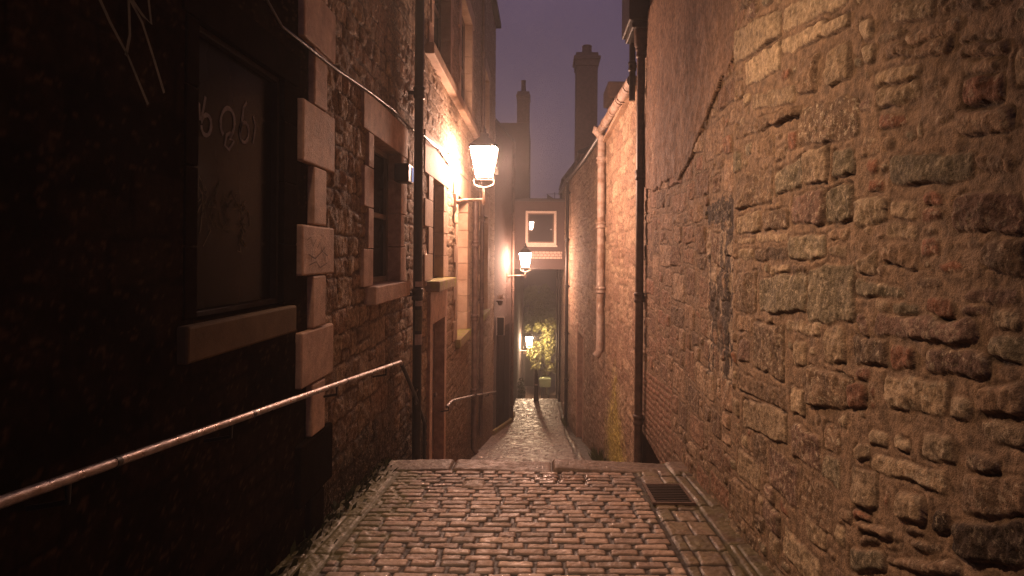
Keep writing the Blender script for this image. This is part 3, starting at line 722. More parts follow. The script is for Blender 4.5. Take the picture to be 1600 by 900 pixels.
b = MB(); b.box(XR, XR + 5, -.8, 8.94, 3.21, 6.2); b.build('upper_wall', M['plaster'], R1)
r = MB(); r.prism([(1.1, -.8), (1.1, 9.1), (6.4, 9.1), (6.4, -.8)], [6.22, 6.22, 9.2, 9.2], [6.28, 6.28, 9.28, 9.28]); r.build('roof', M['slate'], R1)
pp_ = pipe(R1, 1.30, 8.48, -2.9, 3.05, .055, 'pipe_brown', XR, step=1.62, first=.35)
c = MB(); c.lathe(1.30, 8.48, [(2.72, .055), (2.80, .09), (2.98, .10), (3.03, .10)], 16); c.build('hopper', M['pipe_brown'], pp_)
pipe(R1, 1.26, 9.02, 2.2, 3.08, .045, 'iron', XR, step=3)

# ================================================================== RIGHT: low house with the pale gutter
R2 = thing('low_house', 'low rubble building on the right with a pale gutter and pale downpipe', 'building', (3.2, 16, -5))
u = spaced(8.95, 30, .0036, (18.6, 20.2)); u = np.append(u[u < 30], 30)
v = np.arange(-7.0, 2.95, .022)
R = Relief(u, v, (.24, .16, .105), seed=110, rough=.016)
pal2 = [((.36, .25, .17), .1), ((.32, .21, .14), .1), ((.29, .19, .13), 0), ((.38, .27, .18), .2), ((.26, .165, .115), 0)]
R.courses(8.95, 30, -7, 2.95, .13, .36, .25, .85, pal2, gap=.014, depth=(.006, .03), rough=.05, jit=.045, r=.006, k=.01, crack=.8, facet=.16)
ms = np.clip(1.3 - abs((R.U - 11.6) / 1.0) - np.clip((R.V + 3.0) / .9, -.4, 5) + R.mid * 1.6, 0, 1)
R.tint(ms, (.46, .39, .08), .88)
R.tint(np.clip((-3.3 - .2 * (R.U - 13) + R.mid * 1.2 - R.V) * 1.2, 0, 1) * (R.U > 12.4), (.12, .075, .04), .5)
R.hole(18.6 - .001, 20.2 + .001, -9, -2.4)
R.keep &= R.V < np.interp(R.U, [8.95, 13.3, 14.2, 30], [2.48, 2.60, 2.70, 2.86])
R.build('wall', M['rubble'], R2, lambda U, V, H: (xr(U) - H, U, V))
b = MB(); b.prism([(1.55, 9), (1.52, 18.4), (5, 18.4), (5, 9)], -7.2, 2.4); b.prism([(1.45, 18.42), (1.1, 26), (1.05, 30), (5, 30), (5, 18.42)], -7.2, 2.6); b.build('inner_wall', M['dark_stone'], R2)
r = MB(); rp = [(1.42, 9, 2.53), (1.28, 18.2, 2.72), (1.0, 24.8, 2.8), (.93, 30, 2.88)]
r.add([(a, b_, c_) for a, b_, c_ in rp] + [(a + 3.4, b_, c_ + 1.1) for a, b_, c_ in rp], [(i, i + 1, i + 5, i + 4) for i in range(3)]); r.build('roof', M['slate'], R2)
d = MB(); d.prism([(1.40, 18.6), (1.34, 20.2), (1.40, 20.2), (1.46, 18.6)], -6.2, -2.35); d.build('door', M['wood_dark'], R2)
dj = MB(); dj.prism([(1.235, 18.36), (1.225, 18.6), (1.5, 18.6), (1.5, 18.36)], -5.6, -2.1); dj.build('door_jamb', M['dressed'], R2, bevel=.01); dj = MB(); dj.prism([(1.15, 20.2), (1.14, 20.42), (1.4, 20.42), (1.4, 20.2)], -6.0, -2.1); dj.build('door_jamb', M['dressed'], R2, bevel=.01)
# gutter: near length pale and thick with joint rings, far length dark and thin
g = MB(); ga = Vector((1.275, 9.08, 2.50)); gb = Vector((1.225, 13.35, 2.64))
g.tube([ga, gb], .085, 18); go = g.build('gutter', M['pipe_pink'], R2)
for t in (.08, .25, .29, .5, .54, .78, .82):
    p = ga.lerp(gb, t); q_ = ga.lerp(gb, t + .012)
    c = MB(); c.tube([p, q_], .097, 18); c.build('collar', M['pipe_pink'], go)
c = MB(); c.tube([gb, gb + Vector((-.0, .12, 0))], .10, 18)
c.tube([gb + Vector((-.08, -.02, .06)), gb + Vector((-.11, .02, -.02)), gb + Vector((-.03, .02, -.10)), gb + Vector((.02, -.02, -.2))], [.075, .08, .085, .08], 16); c.build('elbow', M['pipe_pink'], go)
f = MB(); f.prism([(1.42, 9.05), (1.30, 9.05), (1.25, 13.4), (1.35, 13.4)], [2.36, 2.36, 2.48, 2.48], [2.43, 2.43, 2.55, 2.55]); f.build('fascia', M['dressed_pale'], R2)
pipe(R2, 1.235, 13.3, -1.95, 2.5, .085, 'pipe_pink', 1.33, step=1.35, first=.5, shoe=.16)
g = MB(); g.tube([(1.26, 13.7, 2.66), (1.17, 18.2, 2.74), (.88, 24.8, 2.82), (.82, 29.6, 2.88)], .07, 12); g.build('gutter', M['iron'], R2)
pipe(R2, .93, 23.2, -6.1, 2.7, .06, 'iron', 1.05, step=1.7, shoe=.14)
pipe(R2, .84, 28.6, -6.5, 2.8, .05, 'iron', .92, step=1.7)

# ================================================================== houses closing the view
A = thing('rendered_house', 'dark rendered house jutting into the lane past the sandstone house, with a tall black door', 'building', (-3, 23, -6))
b = MB(); b.prism([(XL + .003, 20.72), (-1.12, 24.3), (-1.12, 25.98), (-6, 25.98), (-6, 20.72)], -7, 4.35); b.build('wall', M['harl'], A)
r = MB(); r.prism([(XL + .03, 20.74), (-1.08, 24.3), (-1.08, 25.97), (-6, 25.97), (-6, 20.74)], [4.352] * 5, [4.45, 4.45, 4.45, 6, 6]); r.build('roof', M['slate'], A)
def on_face(t, off): # along the jutting face of the dark house
    a_ = Vector((XL, 20.72)); b_ = Vector((-1.12, 24.3)); e = (b_ - a_).normalized(); n_ = Vector((e.y, -e.x))
    p = a_.lerp(b_, t) + n_ * off
    return (p.x, p.y)
d = MB(); d.prism([on_face(.16, -.02), on_face(.82, -.02), on_face(.82, .03), on_face(.16, .03)], -6.6, -2.5)
d.prism([on_face(.2, .03), on_face(.47, .03), on_face(.47, .05), on_face(.2, .05)], -5.6, -2.7); d.prism([on_face(.52, .03), on_face(.78, .03), on_face(.78, .05), on_face(.52, .05)], -5.6, -2.7)
d.build('door', M['wood_dark'], A)
pa_ = on_face(.97, .06); pipe(A, pa_[0], pa_[1], -6.3, 4.3, .055, 'pipe_brown', pa_[0] - .1, step=2.2, first=1.2)
p_ = MB(); p_.prism([(XL - .2, 20.55), (XL + .05, 20.55), (-1.02, 24.3), (-1.02, 25.9), (-1.3, 25.9)], [-5.9, -5.9, -6.4, -6.5, -6.5], [-5.62, -5.62, -6.16, -6.3, -6.3]); p_.build('plinth', M['moss_stone'], A, bevel=.02)

B = thing('archway_house', 'house bridging the lane, white framed window above its dark opening', 'building', (0, 27, -.5))
b = MB(); b.box(-1.118, .95, 26.0, 29.9, -.5, 2.22); b.build('bridge_wall', M['harl_pink'], B)
b = MB(); b.box(-1.117, .94, 25.95, 25.998, -.54, -.14); b.build('beam', M['harl_pink'], B, bevel=.01)
b = MB(); b.box(-1.15, .96, 25.93, 29.95, 2.222, 2.34); b.build('coping', M['slate'], B, bevel=.02)
br = MB()
for k in range(3):
    x = -.42 + (k % 2) * .06
    while x < .80:
        br.box(x, min(x + .135, .84), 25.955, 25.997, -.115 + k * .105, -.115 + k * .105 + .088); x += .15
br.build('brick_band', M['brick_pale'], B, bevel=.008)
fr = MB(); x0, x1, z0, z1, yf = -.655, .60, .44, 1.83, 25.93; w = .10
fr.box(x0, x0 + w, yf, 25.998, z0, z1); fr.box(x1 - w, x1, yf, 25.998, z0, z1); fr.box(x0 + w, x1 - w, yf, 25.998, z1 - w, z1); fr.box(x0 + w, x1 - w, yf, 25.998, z0, z0 + w)
fr.box(x0 - .04, x1 + .04, yf - .05, 25.998, z0 - .07, z0 - .002)
wf = fr.build('window', M['white_paint'], B, bevel=.008)
fr = MB(); a0, a1, c0, c1 = x0 + w, x1 - w, z0 + w, z1 - w; w2 = .055
fr.box(a0, a0 + w2, 25.955, 25.997, c0, c1); fr.box(a1 - w2, a1, 25.955, 25.997, c0, c1); fr.box(a0, a1, 25.956, 25.997, c1 - w2, c1); fr.box(a0, a1, 25.956, 25.997, c0, c0 + w2)
fr.build('sash', M['wood_frame'], wf)
g = MB(); g.add([(a0 + .02, 25.985, c0 + .02), (a1 - .02, 25.975, c0 + .02), (a1 - .02, 25.962, c1 - .02), (a0 + .02, 25.972, c1 - .02)], [(0, 1, 2, 3)]); g.build('pane', M['glass_grey'], wf)
b = MB(); b.box(-4, -.57, 27.2, 31.5, 2.345, 5.65); b.build('gable_wall', M['harl'], B)
b = MB(); b.box(-7, -1.14, 26.02, 31.5, -9, 2.2); b.build('side_wall', M['harl'], B)
c = MB(); c.box(-1.09, -.565, 27.15, 28.2, 5.652, 6.75); c.box(-1.13, -.53, 27.1, 28.25, 6.752, 6.86); c.box(-1.09, -.57, 27.2, 28.1, 6.862, 7.0); ch = c.build('chimney', M['brick_dark'], B, bevel=.015)
c = MB(); c.lathe(-.83, 27.6, [(7.0, .12), (7.1, .11), (7.45, .095), (7.5, .11), (7.56, .10)], 14); c.build('chimney_pot', M['brick_dark'], ch)

# dark chimneys and roofs behind the low house
H1 = thing('slate_house', 'slate roofed house behind the low wall with the tallest square chimney stack', 'building', (3, 26, -6))
b = MB(); b.box(1.3, 6, 22.5, 30, -6, 3.6); b.build('wall', M['brick_dark'], H1)
r = MB(); r.prism([(1.25, 22.4), (6, 22.4), (6, 30), (1.25, 30)], [3.602] * 4, [3.7, 5.6, 5.6, 3.7]); rf = r.build('roof', M['slate'], H1)
c = MB(); c.box(1.26, 2.06, 24, 25, 3.5, 7.15); c.box(1.22, 2.10, 23.96, 25.04, 7.152, 7.38); c.box(1.16, 2.16, 23.9, 25.1, 7.382, 7.52); c.box(1.24, 2.08, 23.98, 25.02, 7.522, 7.66)
ch = c.build('chimney', M['brick_dark'], rf, bevel=.02)
c = MB(); c.lathe(1.68, 24.5, [(7.66, .2), (7.75, .19), (8.0, .18), (8.02, .2), (8.06, .17)], 16); c.build('chimney_pot', M['brick_dark'], ch)
H2 = thing('dormer_house', 'small dark gabled house end seen over the far end of the low wall', 'building', (2, 31, -6))
b = MB(); b.box(.98, 3, 28.2, 33, 2.9, 3.5); b.build('wall', M['brick_dark'], H2)
r = MB(); r.add([(.85, 28.1, 3.4), (1.75, 28.1, 4.6), (3.1, 28.1, 3.4), (.85, 33, 3.4), (1.75, 33, 4.6), (3.1, 33, 3.4)], [(0, 2, 1), (3, 4, 5), (0, 1, 4, 3), (1, 2, 5, 4), (0, 3, 5, 2)]); r.build('roof', M['slate'], H2)
H3 = thing('chimney_block', 'squat dark chimney block with a wide cap just behind the pale gutter', 'chimney', (1.95, 16.5, 2.5))
c = MB(); c.box(1.72, 2.30, 16, 17, 2.6, 3.95); c.build('stack', M['brick_dark'], H3, bevel=.02)
c = MB(); c.box(1.62, 2.42, 15.9, 17.1, 3.952, 4.36); c.build('cap', M['brick_dark'], H3, bevel=.03)
an = thing('aerial', 'thin rooftop television aerial above the bridging house', 'aerial', (.6, 31, 2.34))
a = MB(); a.tube([(.62, 31, 2.3), (.62, 31, 3.1)], .018, 6); a.build('mast', M['iron'], an)
a = MB(); a.tube([(.2, 31, 3.0), (.85, 31, 3.02)], .012, 6)
for k in range(5): a.tube([(.25 + k * .14, 30.85, 3.0), (.25 + k * .14, 31.15, 3.0)], .008, 5)
a.build('array', M['iron'], an)
rb = thing('roof_stub', 'low dark roof ridge behind the coping of the bridging house', 'roof', (.5, 31, 2.3))
b = MB(); b.prism([(.25, 30.5), (.8, 30.5), (.8, 31.5), (.25, 31.5)], [1.9] * 4, [2.95, 2.6, 2.6, 2.95]); b.build('ridge', M['slate'], rb)

# beyond the archway
C1 = thing('court_house', 'warm lit plastered wall of the house left of the lower steps, bearing the far lamp', 'building', (-3, 38, -8.7))
b = MB(); b.box(-6, -1.2, 31.6, 44, -9, .4); b.build('wall', M['harl_pink'], C1)
C2 = thing('side_house', 'rubble house right of the lower steps beyond the archway', 'building', (3, 36, -8.7))
b = MB(); b.box(.95, 6, 30.05, 41, -9, 2.5); b.build('wall', M['brick_dark'], C2)
pipe(C2, .86, 33.5, -8.4, 1.5, .05, 'iron', .95, step=2.2)
C3 = thing('end_house', 'dark building closing the foot of the close beyond the tree', 'building', (0, 58, -8.7))
b = MB(); b.box(-9, 9, 56, 60, -9, 2.0); b.build('wall', M['dark_stone'], C3)
w_ = MB(); w_.box(-.28, -.18, 55.95, 55.998, -3.45, -2.85); w_.build('window', M['blue'], C3)
gt = thing('garden_wall', 'plain purple grey wall with a dark gate at the foot of the lower steps', 'wall', (-.8, 43, -8.7))
b = MB(); b.box(-1.195, -.36, 42.8, 43.1, -8.8, -6.55); b.build('wall', M['harl'], gt)
b = MB(); b.box(-1.18, -.3, 42.7, 43.2, -6.548, -6.45); b.build('coping', M['dressed'], gt)
b = MB(); b.box(-1.02, -.5, 42.74, 42.798, -8.7, -6.75); b.build('gate', M['wood_dark'], gt)

# ================================================================== street lamps
def lantern(label, X, Y, zc, wall_x, arm_z, glassmat, k=1.0):
    t = thing('wall_lamp', label, 'street lamp', (wall_x, Y, arm_z), group='lanterns on wall brackets down the lane')
    zt = zc + .265 * k; zb = zc - .265 * k; wt = .46 * k; wb = .27 * k
    fr = MB()
    cor = [(-1, -1), (1, -1), (1, 1), (-1, 1)]
    for a, b_ in cor:
        fr.tube([(X + a * wb / 2, Y + b_ * wb / 2, zb), (X + a * wt / 2, Y + b_ * wt / 2, zt)], .012, 6)
    for i in range(4):
        a, b_ = cor[i]; c_, d_ = cor[(i + 1) % 4]
        fr.tube([(X + a * wt / 2, Y + b_ * wt / 2, zt), (X + c_ * wt / 2, Y + d_ * wt / 2, zt)], .014, 6)
        fr.tube([(X + a * wb / 2, Y + b_ * wb / 2, zb), (X + c_ * wb / 2, Y + d_ * wb / 2, zb)], .014, 6)
    fo = fr.build('lantern_frame', M['iron'], t)
    for i in range(4):
        a, b_ = cor[i]; c_, d_ = cor[(i + 1) % 4]; e = .93
        p = MB(); p.add([(X + a * wb / 2 * e, Y + b_ * wb / 2 * e, zb + .02), (X + c_ * wb / 2 * e, Y + d_ * wb / 2 * e, zb + .02),
                         (X + c_ * wt / 2 * e, Y + d_ * wt / 2 * e, zt - .01), (X + a * wt / 2 * e, Y + b_ * wt / 2 * e, zt - .01)], [(0, 1, 2, 3)])
        p.build('glass_pane', glassmat, fo)
    rf_ = MB(); rf_.frustum(X, Y, zt + .012, wt * 1.06, zt + .17 * k, .16 * k); rf_.frustum(X, Y, zt + .172 * k, .13 * k, zt + .24 * k, .15 * k); rf_.build('lamp_roof', M['iron'], t)
    fn = MB(); fn.lathe(X, Y, [(zt + .24 * k, .05), (zt + .28 * k, .03), (zt + .32 * k, .035), (zt + .37 * k, .0)], 10); fn.build('finial', M['iron'], t)
    cr = MB()
    for s_ in (-1, 1):
        cr.tube([(X + s_ * wb * .5, Y, zb), (X + s_ * wb * .66, Y, zb - .03 * k), (X + s_ * wb * .62, Y, zb - .1 * k), (X + s_ * wb * .3, Y, zb - .14 * k), (X, Y, zb - .15 * k)], .013, 8)
    cr.tube([(X, Y, zb - .14 * k), (X, Y, arm_z - .05)], .022, 10); cr.lathe(X, Y, [(arm_z - .10, .0), (arm_z - .07, .03), (arm_z - .02, .04), (arm_z + .04, .03)], 10)
    cr.build('cradle', M['pipe_pink'], t)
    ar = MB(); ar.tube([(wall_x, Y, arm_z - .05), (wall_x + (X - wall_x) * .35, Y, arm_z - .01), (X, Y, arm_z)], [.045, .03, .022], 12); ar.build('bracket_arm', M['pipe_pink'], t)
    wp = MB(); wp.box(wall_x - .05, wall_x + .02, Y - .05, Y + .05, arm_z - .22, arm_z + .1); wp.build('wall_plate', M['pipe_pink'], t, bevel=.008)
    return t
lantern('large bright lantern nearest the viewer on the sandstone house', -1.0, 11.0, 1.585, XL + .045, .96, M['lamp'])
lantern('second lantern, hung below the white framed window', -.58, 23.2, -.16, -1.24, -.72, M['lamp'])
lantern('far lantern glowing among the tree leaves at the foot of the lane', -.68, 38.0, -5.05, -1.2, -5.62, M['lamp_far'])

# wall floodlight above the picture that lights the near right wall
fl = thing('floodlight', 'small black floodlight high on the near black building', 'floodlight', (XL + .03, 3.4, 2.4))
b = MB(); b.box(XL - .02, XL + .05, 3.34, 3.46, 2.3, 2.5); b.tube([(XL + .05, 3.4, 2.4), (-1.3, 3.4, 2.4)], .02, 8); b.build('bracket', M['iron'], fl)
b = MB(); b.frustum(-1.22, 3.4, 2.34, .22, 2.50, .12); b.build('housing', M['iron'], fl, bevel=.01)
sp = bpy.data.lights.new('floodlight_beam', 'SPOT'); sp.energy = 520; sp.color = (1.0, .595, .345); sp.spot_size = math.radians(104); sp.spot_blend = 1.0; sp.shadow_soft_size = .06
so = bpy.data.objects.new('floodlight_beam', sp); link(so, fl, Vector((-1.22, 3.4, 2.30)))
so.rotation_euler = (Vector((1.2, 4.3, -.6)) - Vector((-1.22, 3.4, 2.30))).to_track_quat('-Z', 'Y').to_euler()

# ================================================================== rails, cable, small fittings
hr = thing('handrail', 'long worn steel handrail along the black wall, turning down at the stair head', 'handrail', (-1.4, 4, -2))
a = MB(); a.tube([(-1.40, .6, -.555), (-1.40, 1.65, -.65), (-1.40, 6.38, -1.068), (-1.40, 6.45, -1.10)], .0175, 14); a.build('top_rail', M['steel'], hr)
a = MB(); a.tube([(-1.40, 6.45, -1.10), (-1.40, 7.15, -1.57), (-1.40, 7.73, -2.02), (-1.40, 7.75, -2.1)], .021, 12); a.build('stair_rail', M['iron'], hr)
a = MB(); a.tube([(-1.40 + .0, 7.1 + .14 + .13 * math.cos(t) * .8, -1.60 + .0 + .075 * math.sin(t)) for t in np.linspace(0, 2 * PI, 20)], .016, 8); a.build('scroll', M['iron'], hr)
for (yy, zt_) in ((6.42, -1.08), (7.74, -2.06)):
    a = MB(); a.tube([(-1.40, yy, zt_), (-1.40, yy, zg(yy) - .2)], .02, 10)
    if yy > 7: a.build('post', M['iron'], hr)
for yy in (1.9, 2.9, 4.4, 5.8):
    zt_ = -.65 - (yy - 1.65) * .0884
    a = MB(); a.tube([(-1.40, yy, zt_ - .01), (-1.40, yy, zt_ - .07), (-1.52, yy, zt_ - .09)], .009, 8); a.build('bracket', M['iron'], hr)
    a = MB(); a.tube([(-1.40, yy + .2, zt_ - .018), (-1.40, yy + .225, zt_ - .02)], .0195, 12); a.build('joint_sleeve', M['iron'], hr)
h2 = thing('handrail', 'short thin handrail fixed low on the sandstone house past the door', 'handrail', (-1.42, 14, -4))
a = MB(); a.tube([(-1.42, 9.73, -2.30), (-1.42, 10.3, -2.34), (-1.42, 14.06, -3.07), (-1.42, 16, -3.46), (-1.42, 20.4, -4.33)], .022, 10); a.build('top_rail', M['steel'], h2)
for yy, zz in ((9.9, -2.32), (14.0, -3.06), (17.5, -3.75), (20.2, -4.29)):
    a = MB(); a.tube([(-1.42, yy, zz), (-1.42, yy, zz - .08), (-1.54, yy, zz - .1)], .01, 8); a.build('bracket', M['iron'], h2)
cb = MB()
pts = [(395, -30), (412, 2), (437, 45), (480, 77), (525, 112), (572, 143), (612, 173), (640, 202), (662, 214), (680, 228), (692, 246), (703, 260)]
def cpt(px, py, X=-1.475): y_, z_ = on_wall(px, py, X); return (X, y_, z_)
cb.tube([cpt(*p) for p in pts], .011, 8)
cb.tube([cpt(660, 212, -1.46), cpt(676, 229, -1.46), cpt(690, 236, -1.46)], .012, 6)
cb.tube([cpt(*p) for p in ((690, 240), (699, 257), (706, 262), (711, 258), (711, 250), (704, 243), (700, 241))], .011, 6)
cb.tube([cpt(*p) for p in ((706, 262), (718, 272), (734, 286), (752, 303))], .006, 6)
cab = cb.build('cable', M['iron'], None, at=cpt(525, 112)); tag(cab, 'loose brown cable sagging along the sandstone house to a hooked end below the lamp', 'cable')
bx = thing('security_light', 'small black box fitting with a pale blue strip beside the dark drainpipe', 'security light', (XL, 6.75, .85))
b = MB(); b.box(XL + .0, XL + .15, 6.62, 6.86, .76, .95); b.build('housing', M['iron'], bx, bevel=.01)
b = MB(); b.box(XL + .151, XL + .157, 6.79, 6.84, .78, .93); b.build('lens', M['led'], bx)
# drain grate
dg = thing('drain_grate', 'rusty iron drain grate set in the right edge paving', 'drain', (1.03, 5.15, zg(5.15)))
fr = MB(); zz = lambda y_: zg(y_) + .012
def slab(mb, x0, x1, y0, y1, t=.02):
    mb.prism([(x0, y0), (x1, y0), (x1, y1), (x0, y1)], [zz(y0) - t, zz(y0) - t, zz(y1) - t, zz(y1) - t], [zz(y0), zz(y0), zz(y1), zz(y1)])
slab(fr, .87, .895, 4.9, 5.42); slab(fr, 1.175, 1.2, 4.9, 5.42); slab(fr, .895, 1.175, 4.9, 4.925); slab(fr, .895, 1.175, 5.395, 5.42); fr.build('grate_frame', M['pipe_brown'], dg)
fr = MB()
for k in range(10): slab(fr, .897, 1.173, 4.945 + k * .045, 4.968 + k * .045, .018)
fr.build('grate_bars', M['iron'], dg)
fr = MB(); slab(fr, .896, 1.174, 4.926, 5.394, .004)
for i, vv_ in enumerate(fr.v): fr.v[i] = (vv_[0], vv_[1], vv_[2] - .0185)
fr.build('sump', M['iron'], dg)
# bollard
bo = thing('bollard', 'slim dark iron bollard at the head of the lower steps', 'bollard', (-.19, 29.3, zg(29.3)))
zb_ = zg(29.3) - .03
c = MB(); c.lathe(-.19, 29.3, [(zb_, .13), (zb_ + .12, .125), (zb_ + .16, .10), (zb_ + .75, .085), (zb_ + 1.18, .075), (zb_ + 1.24, .08), (zb_ + 1.28, .06), (zb_ + 1.36, .065), (zb_ + 1.43, .045), (zb_ + 1.46, .0)], 18); c.build('post', M['iron'], bo)
c = MB(); c.lathe(-.19, 29.3, [(zb_ + .72, .08), (zb_ + .73, .105), (zb_ + .79, .105), (zb_ + .80, .08)], 18); c.build('ring', M['steel'], bo)
# green box on legs
gb_ = thing('grit_box', 'pale green box on dark legs under the lit tree', 'box', (.28, 39.2, -8.7))
c = MB(); c.frustum(.28, 39.2, -8.0, .66, -7.52, .74, .4, .45); c.build('body', M['green_paint'], gb_, bevel=.02)
c = MB(); c.frustum(.28, 39.2, -7.518, .8, -7.42, .6, .5, .3); c.build('lid', M['green_paint'], gb_, bevel=.02)
for s_ in (-1, 1):
    c = MB(); c.box(.28 + s_ * .2 - .05, .28 + s_ * .2 + .05, 39.15, 39.25, -8.7, -8.0); c.build('leg', M['iron'], gb_)
# notice frame and hanging plant on the dark house
nx = on_face(.10, .05)
nt_ = thing('notice_frame', 'small pale edged notice frame on the dark jutting house', 'notice frame', (nx[0], nx[1], -2.3))
c = MB(); X0, X1, Y0, Z0, Z1 = nx[0] - .02, nx[0] + .24, nx[1] - .02, -2.62, -2.02
c.box(X0, X0 + .02, Y0, Y0 + .05, Z0, Z1); c.box(X1 - .02, X1, Y0, Y0 + .05, Z0, Z1); c.box(X0 + .02, X1 - .02, Y0, Y0 + .05, Z1 - .02, Z1); c.build('frame', M['white_paint'], nt_)
c = MB(); c.box(X0 + .02, X1 - .02, Y0 + .02, Y0 + .04, Z0, Z1 - .02); c.box(X0 + .08, X0 + .16, Y0 + .04, Y0 + .3, Z0 + .2, Z0 + .3); c.build('board', M['wood_dark'], nt_)

# ------------------------------------------------------------------ foliage
def leaves(mb, centre, rad, n, size, hollow=.25, squash=(1, 1, 1), clumps=None):
    for _ in range(n):
        if clumps:
            c0, cr = random.choice(clumps)
        else:
            c0, cr = Vector((0, 0, 0)), 1.0
        while True:
            p = Vector((random.uniform(-1, 1), random.uniform(-1, 1), random.uniform(-1, 1)))
            if hollow < p.length < 1: break
        p = (Vector(c0) + p * cr)
        p = Vector(centre) + Vector((p.x * rad * squash[0], p.y * rad * squash[1], p.z * rad * squash[2]))
        nrm = Vector((random.gauss(0, 1), random.gauss(0, 1), random.gauss(0, 1))).normalized()
        a = nrm.orthogonal().normalized(); b_ = nrm.cross(a)
        s = size * random.uniform(.6, 1.4)
        mb.add([p - a * s, p + b_ * s * .45 + nrm * s * .1, p + a * s, p - b_ * s * .45 + nrm * s * .1], [(0, 1, 2, 3)])
def clumpset(n, spread, r0, r1):
    return [(Vector((random.uniform(-spread, spread), random.uniform(-spread, spread), random.uniform(-spread, spread))), random.uniform(r0, r1)) for _ in range(n)]
t = thing('tree', 'small leafy tree lit yellow green by the far lamp', 'tree', (.42, 40.2, -8.7))
c = MB(); c.tube([(.42, 40.2, -8.75), (.40, 40.2, -7.6), (.46, 40.25, -6.6), (.30, 40.1, -5.6), (.1, 40, -4.6)], [.13, .11, .095, .07, .03], 10)
c.tube([(.46, 40.25, -6.6), (.8, 40.0, -5.9), (1.0, 39.7, -5.0)], [.07, .05, .02], 8); c.tube([(.4, 40.2, -6.9), (-.1, 39.6, -6.2), (-.45, 39.2, -5.7)], [.06, .04, .02], 8); c.build('trunk', M['bark'], t)
c = MB(); leaves(c, (.35, 39.8, -5.75), 1.4, 5600, .10, hollow=.1, squash=(.95, .9, 1.3), clumps=clumpset(34, .9, .10, .30)); c.build('crown', M['leaf_lit'], t)
t = thing('tree', 'dark tree behind the far lamp filling the archway', 'tree', (.3, 47, -8.7))
c = MB(); c.tube([(.5, 47, -8.75), (.5, 47, -6.5), (.35, 47, -4.4), (.3, 47, -2.8)], [.22, .18, .12, .05], 10); c.build('trunk', M['bark'], t)
c = MB(); leaves(c, (.2, 46.5, -3.9), 2.0, 6500, .11, hollow=.1, squash=(1.1, .8, 1.1), clumps=clumpset(26, .8, .18, .36)); c.build('crown', M['leaf'], t)
t = thing('shrub', 'dark climbing shrub beside the lower steps against the left house', 'shrub', (-1.0, 33, -8.2))
c = MB(); leaves(c, (-1.0, 33.2, -7.1), .5, 900, .05, hollow=.0, squash=(.5, 1.2, 1.6)); c.build('foliage', M['leaf_dark'], t)
c = MB(); c.tube([(-1.1, 33.2, -8.4), (-1.08, 33.2, -7.2)], .03, 6); c.build('stem', M['bark'], t)
hp = on_face(.06, .14)
t = thing('hanging_plant', 'spiky pale potted plant hung on the dark jutting house', 'plant', (hp[0], hp[1], -1.6))
c = MB(); c.lathe(hp[0] + .03, hp[1], [(-1.62, .06), (-1.5, .1), (-1.46, .11)], 12); c.tube([(hp[0] + .03, hp[1], -1.5), (hp[0] - .12, hp[1] + .1, -1.5)], .015, 6); c.build('pot', M['pipe_brown'], t)
c = MB()
for k in range(70):
    a = random.uniform(0, 2 * PI); e = random.uniform(-.2, 1.4); L_ = random.uniform(.14, .26)
    d_ = Vector((math.cos(a) * math.cos(e), math.sin(a) * math.cos(e), math.sin(e))); p0 = Vector((hp[0] + .03, hp[1], -1.42)); sd = d_.orthogonal().normalized() * .01
    c.add([p0 - sd, p0 + sd, p0 + d_ * L_], [(0, 1, 2)])
c.build('foliage', M['dressed_pale'], t)
wd = MB()
for (px_, Y_, n_, w_) in ((936, 13.2, 130, .25), (950, 12.2, 80, .2), (893, 23.0, 50, .2)):
    X_ = float(xr(Y_)) - .06
    for k in range(n_):
        yy = Y_ + random.gauss(0, .35); p0 = Vector((float(xr(yy)) - random.uniform(.03, .2), yy, zg(yy) + .0)); L_ = random.uniform(.08, .4)
        d_ = Vector((random.gauss(-.25, .3), random.gauss(0, .4), 1)).normalized(); sd = d_.orthogonal().normalized() * random.uniform(.008, .02)
        wd.add([p0 - sd, p0 + sd, p0 + d_ * L_ * .6 + sd * 1.2, p0 + d_ * L_], [(0, 1, 2, 3)])
w1 = wd.build('weeds', M['leaf'], None, at=(1.2, 13, zg(13))); tag(w1, kind='stuff')
wd = MB()
for k in range(260):
    yy = random.uniform(2.4, 6.1); xx = -1.5 + abs(random.gauss(0, .06)); z_ = zg(yy)
    if random.random() > .35 + .65 * (vnoise(np.array([yy * 3.0]), np.array([.5]), 3)[0] > .5): continue
    p0 = Vector((xx, yy, z_)); L_ = random.uniform(.015, .10)
    d_ = Vector((random.gauss(.3, .4), random.gauss(0, .5), random.uniform(.3, 1))).normalized(); sd = d_.orthogonal().normalized() * random.uniform(.005, .014)
    wd.add([p0 - sd, p0 + d_ * L_ * .5 + sd * 1.5, p0 + d_ * L_, p0 + d_ * L_ * .5 - sd * 1.5], [(0, 1, 2, 3)])
w1 = wd.build('ground_ivy', M['leaf_dark'], None, at=(-1.5, 4, zg(4))); tag(w1, kind='stuff')

# ================================================================== night air
HZ = MB(); HZ.box(-95, 95, -45, 145, -10.4, 11.0)
hz = HZ.build('haze', M['iron']); tag(hz, kind='stuff')
hm = bpy.data.materials.new('night_haze'); nt, N, L = nodes_of(hm)
N.remove(N['Principled BSDF'])
pv = N.new('ShaderNodeVolumePrincipled'); pv.inputs['Density'].default_value = .0066; pv.inputs['Color'].default_value = (.9, .86, .86, 1); pv.inputs['Anisotropy'].default_value = .45
L.new(pv.outputs[0], N['Material Output'].inputs['Volume'])
hz.data.materials.clear(); hz.data.materials.append(hm)

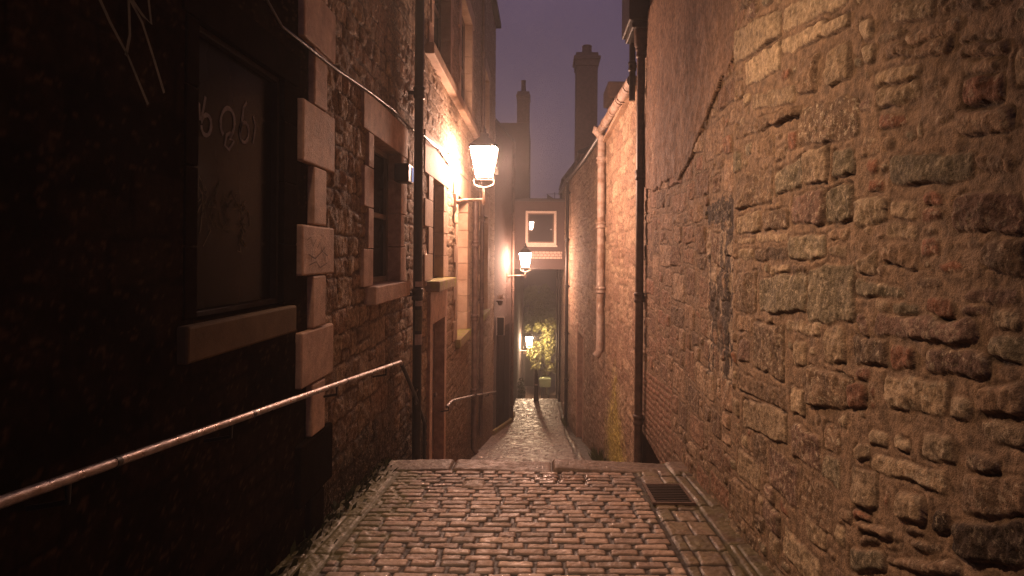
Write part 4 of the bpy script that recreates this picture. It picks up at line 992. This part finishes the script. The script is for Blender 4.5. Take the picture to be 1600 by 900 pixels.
# ================================================================== sky, sun, camera
w = bpy.data.worlds.new('World'); S.world = w; w.use_nodes = True
nt = w.node_tree; N = nt.nodes; L = nt.links
bg = N['Background']
sky = N.new('ShaderNodeTexSky'); sky.sky_type = 'NISHITA'; sky.sun_disc = False; sky.sun_elevation = math.radians(-4); sky.sun_rotation = math.radians(200)
mx = N.new('ShaderNodeMix'); mx.data_type = 'RGBA'; mx.inputs['Factor'].default_value = .9
L.new(sky.outputs[0], mx.inputs['A'])
tc = N.new('ShaderNodeTexCoord'); sx = N.new('ShaderNodeSeparateXYZ'); L.new(tc.outputs['Generated'], sx.inputs[0])
cr = N.new('ShaderNodeValToRGB'); L.new(sx.outputs[2], cr.inputs[0])
cr.color_ramp.elements[0].position = 0.0; cr.color_ramp.elements[0].color = (1.24, .98, 1.34, 1)
cr.color_ramp.elements[1].position = .45; cr.color_ramp.elements[1].color = (.92, .60, 1.1, 1)
cn = N.new('ShaderNodeTexNoise'); cn.inputs['Scale'].default_value = 3.5; cn.inputs['Detail'].default_value = 5; L.new(tc.outputs['Generated'], cn.inputs['Vector'])
cm_ = N.new('ShaderNodeMapRange'); cm_.inputs[1].default_value = .3; cm_.inputs[2].default_value = .7; cm_.inputs[3].default_value = .84; cm_.inputs[4].default_value = 1.14; L.new(cn.outputs[0], cm_.inputs[0])
cs_ = N.new('ShaderNodeVectorMath'); cs_.operation = 'SCALE'; L.new(cr.outputs[0], cs_.inputs[0]); L.new(cm_.outputs[0], cs_.inputs['Scale'])
L.new(cs_.outputs[0], mx.inputs['B'])
L.new(mx.outputs['Result'], bg.inputs[0]); bg.inputs[1].default_value = .10
sl_ = bpy.data.lights.new('sun', 'SUN'); sl_.energy = .004; sl_.angle = math.radians(10); sl_.color = (1, .8, .9)
so_ = bpy.data.objects.new('sun', sl_); COL.objects.link(so_); so_.rotation_euler = (math.radians(60), 0, math.radians(20))

cam = bpy.data.cameras.new('camera'); co_ = bpy.data.objects.new('camera', cam); COL.objects.link(co_)
cam.sensor_width = 36; cam.lens = 22.5; cam.clip_start = .05; cam.clip_end = 600
cam.shift_x = (800 - CX) / 1600; cam.shift_y = -(450 - CY) / 1600
co_.location = (0, 0, 0); co_.rotation_euler = (math.radians(90), math.radians(-.45), 0)
S.camera = co_
S.view_settings.view_transform = 'Standard'; S.view_settings.look = 'None'; S.view_settings.exposure = 0; S.view_settings.gamma = 1
cy = S.cycles
cy.use_denoising = True; cy.denoising_prefilter = 'NONE'
try: cy.denoiser = 'OPENIMAGEDENOISE'
except Exception: pass
cy.max_bounces = 6; cy.diffuse_bounces = 3; cy.glossy_bounces = 3; cy.volume_bounces = 0; cy.transmission_bounces = 2
cy.sample_clamp_indirect = 4; cy.caustics_reflective = False; cy.caustics_refractive = False
cy.use_light_tree = True
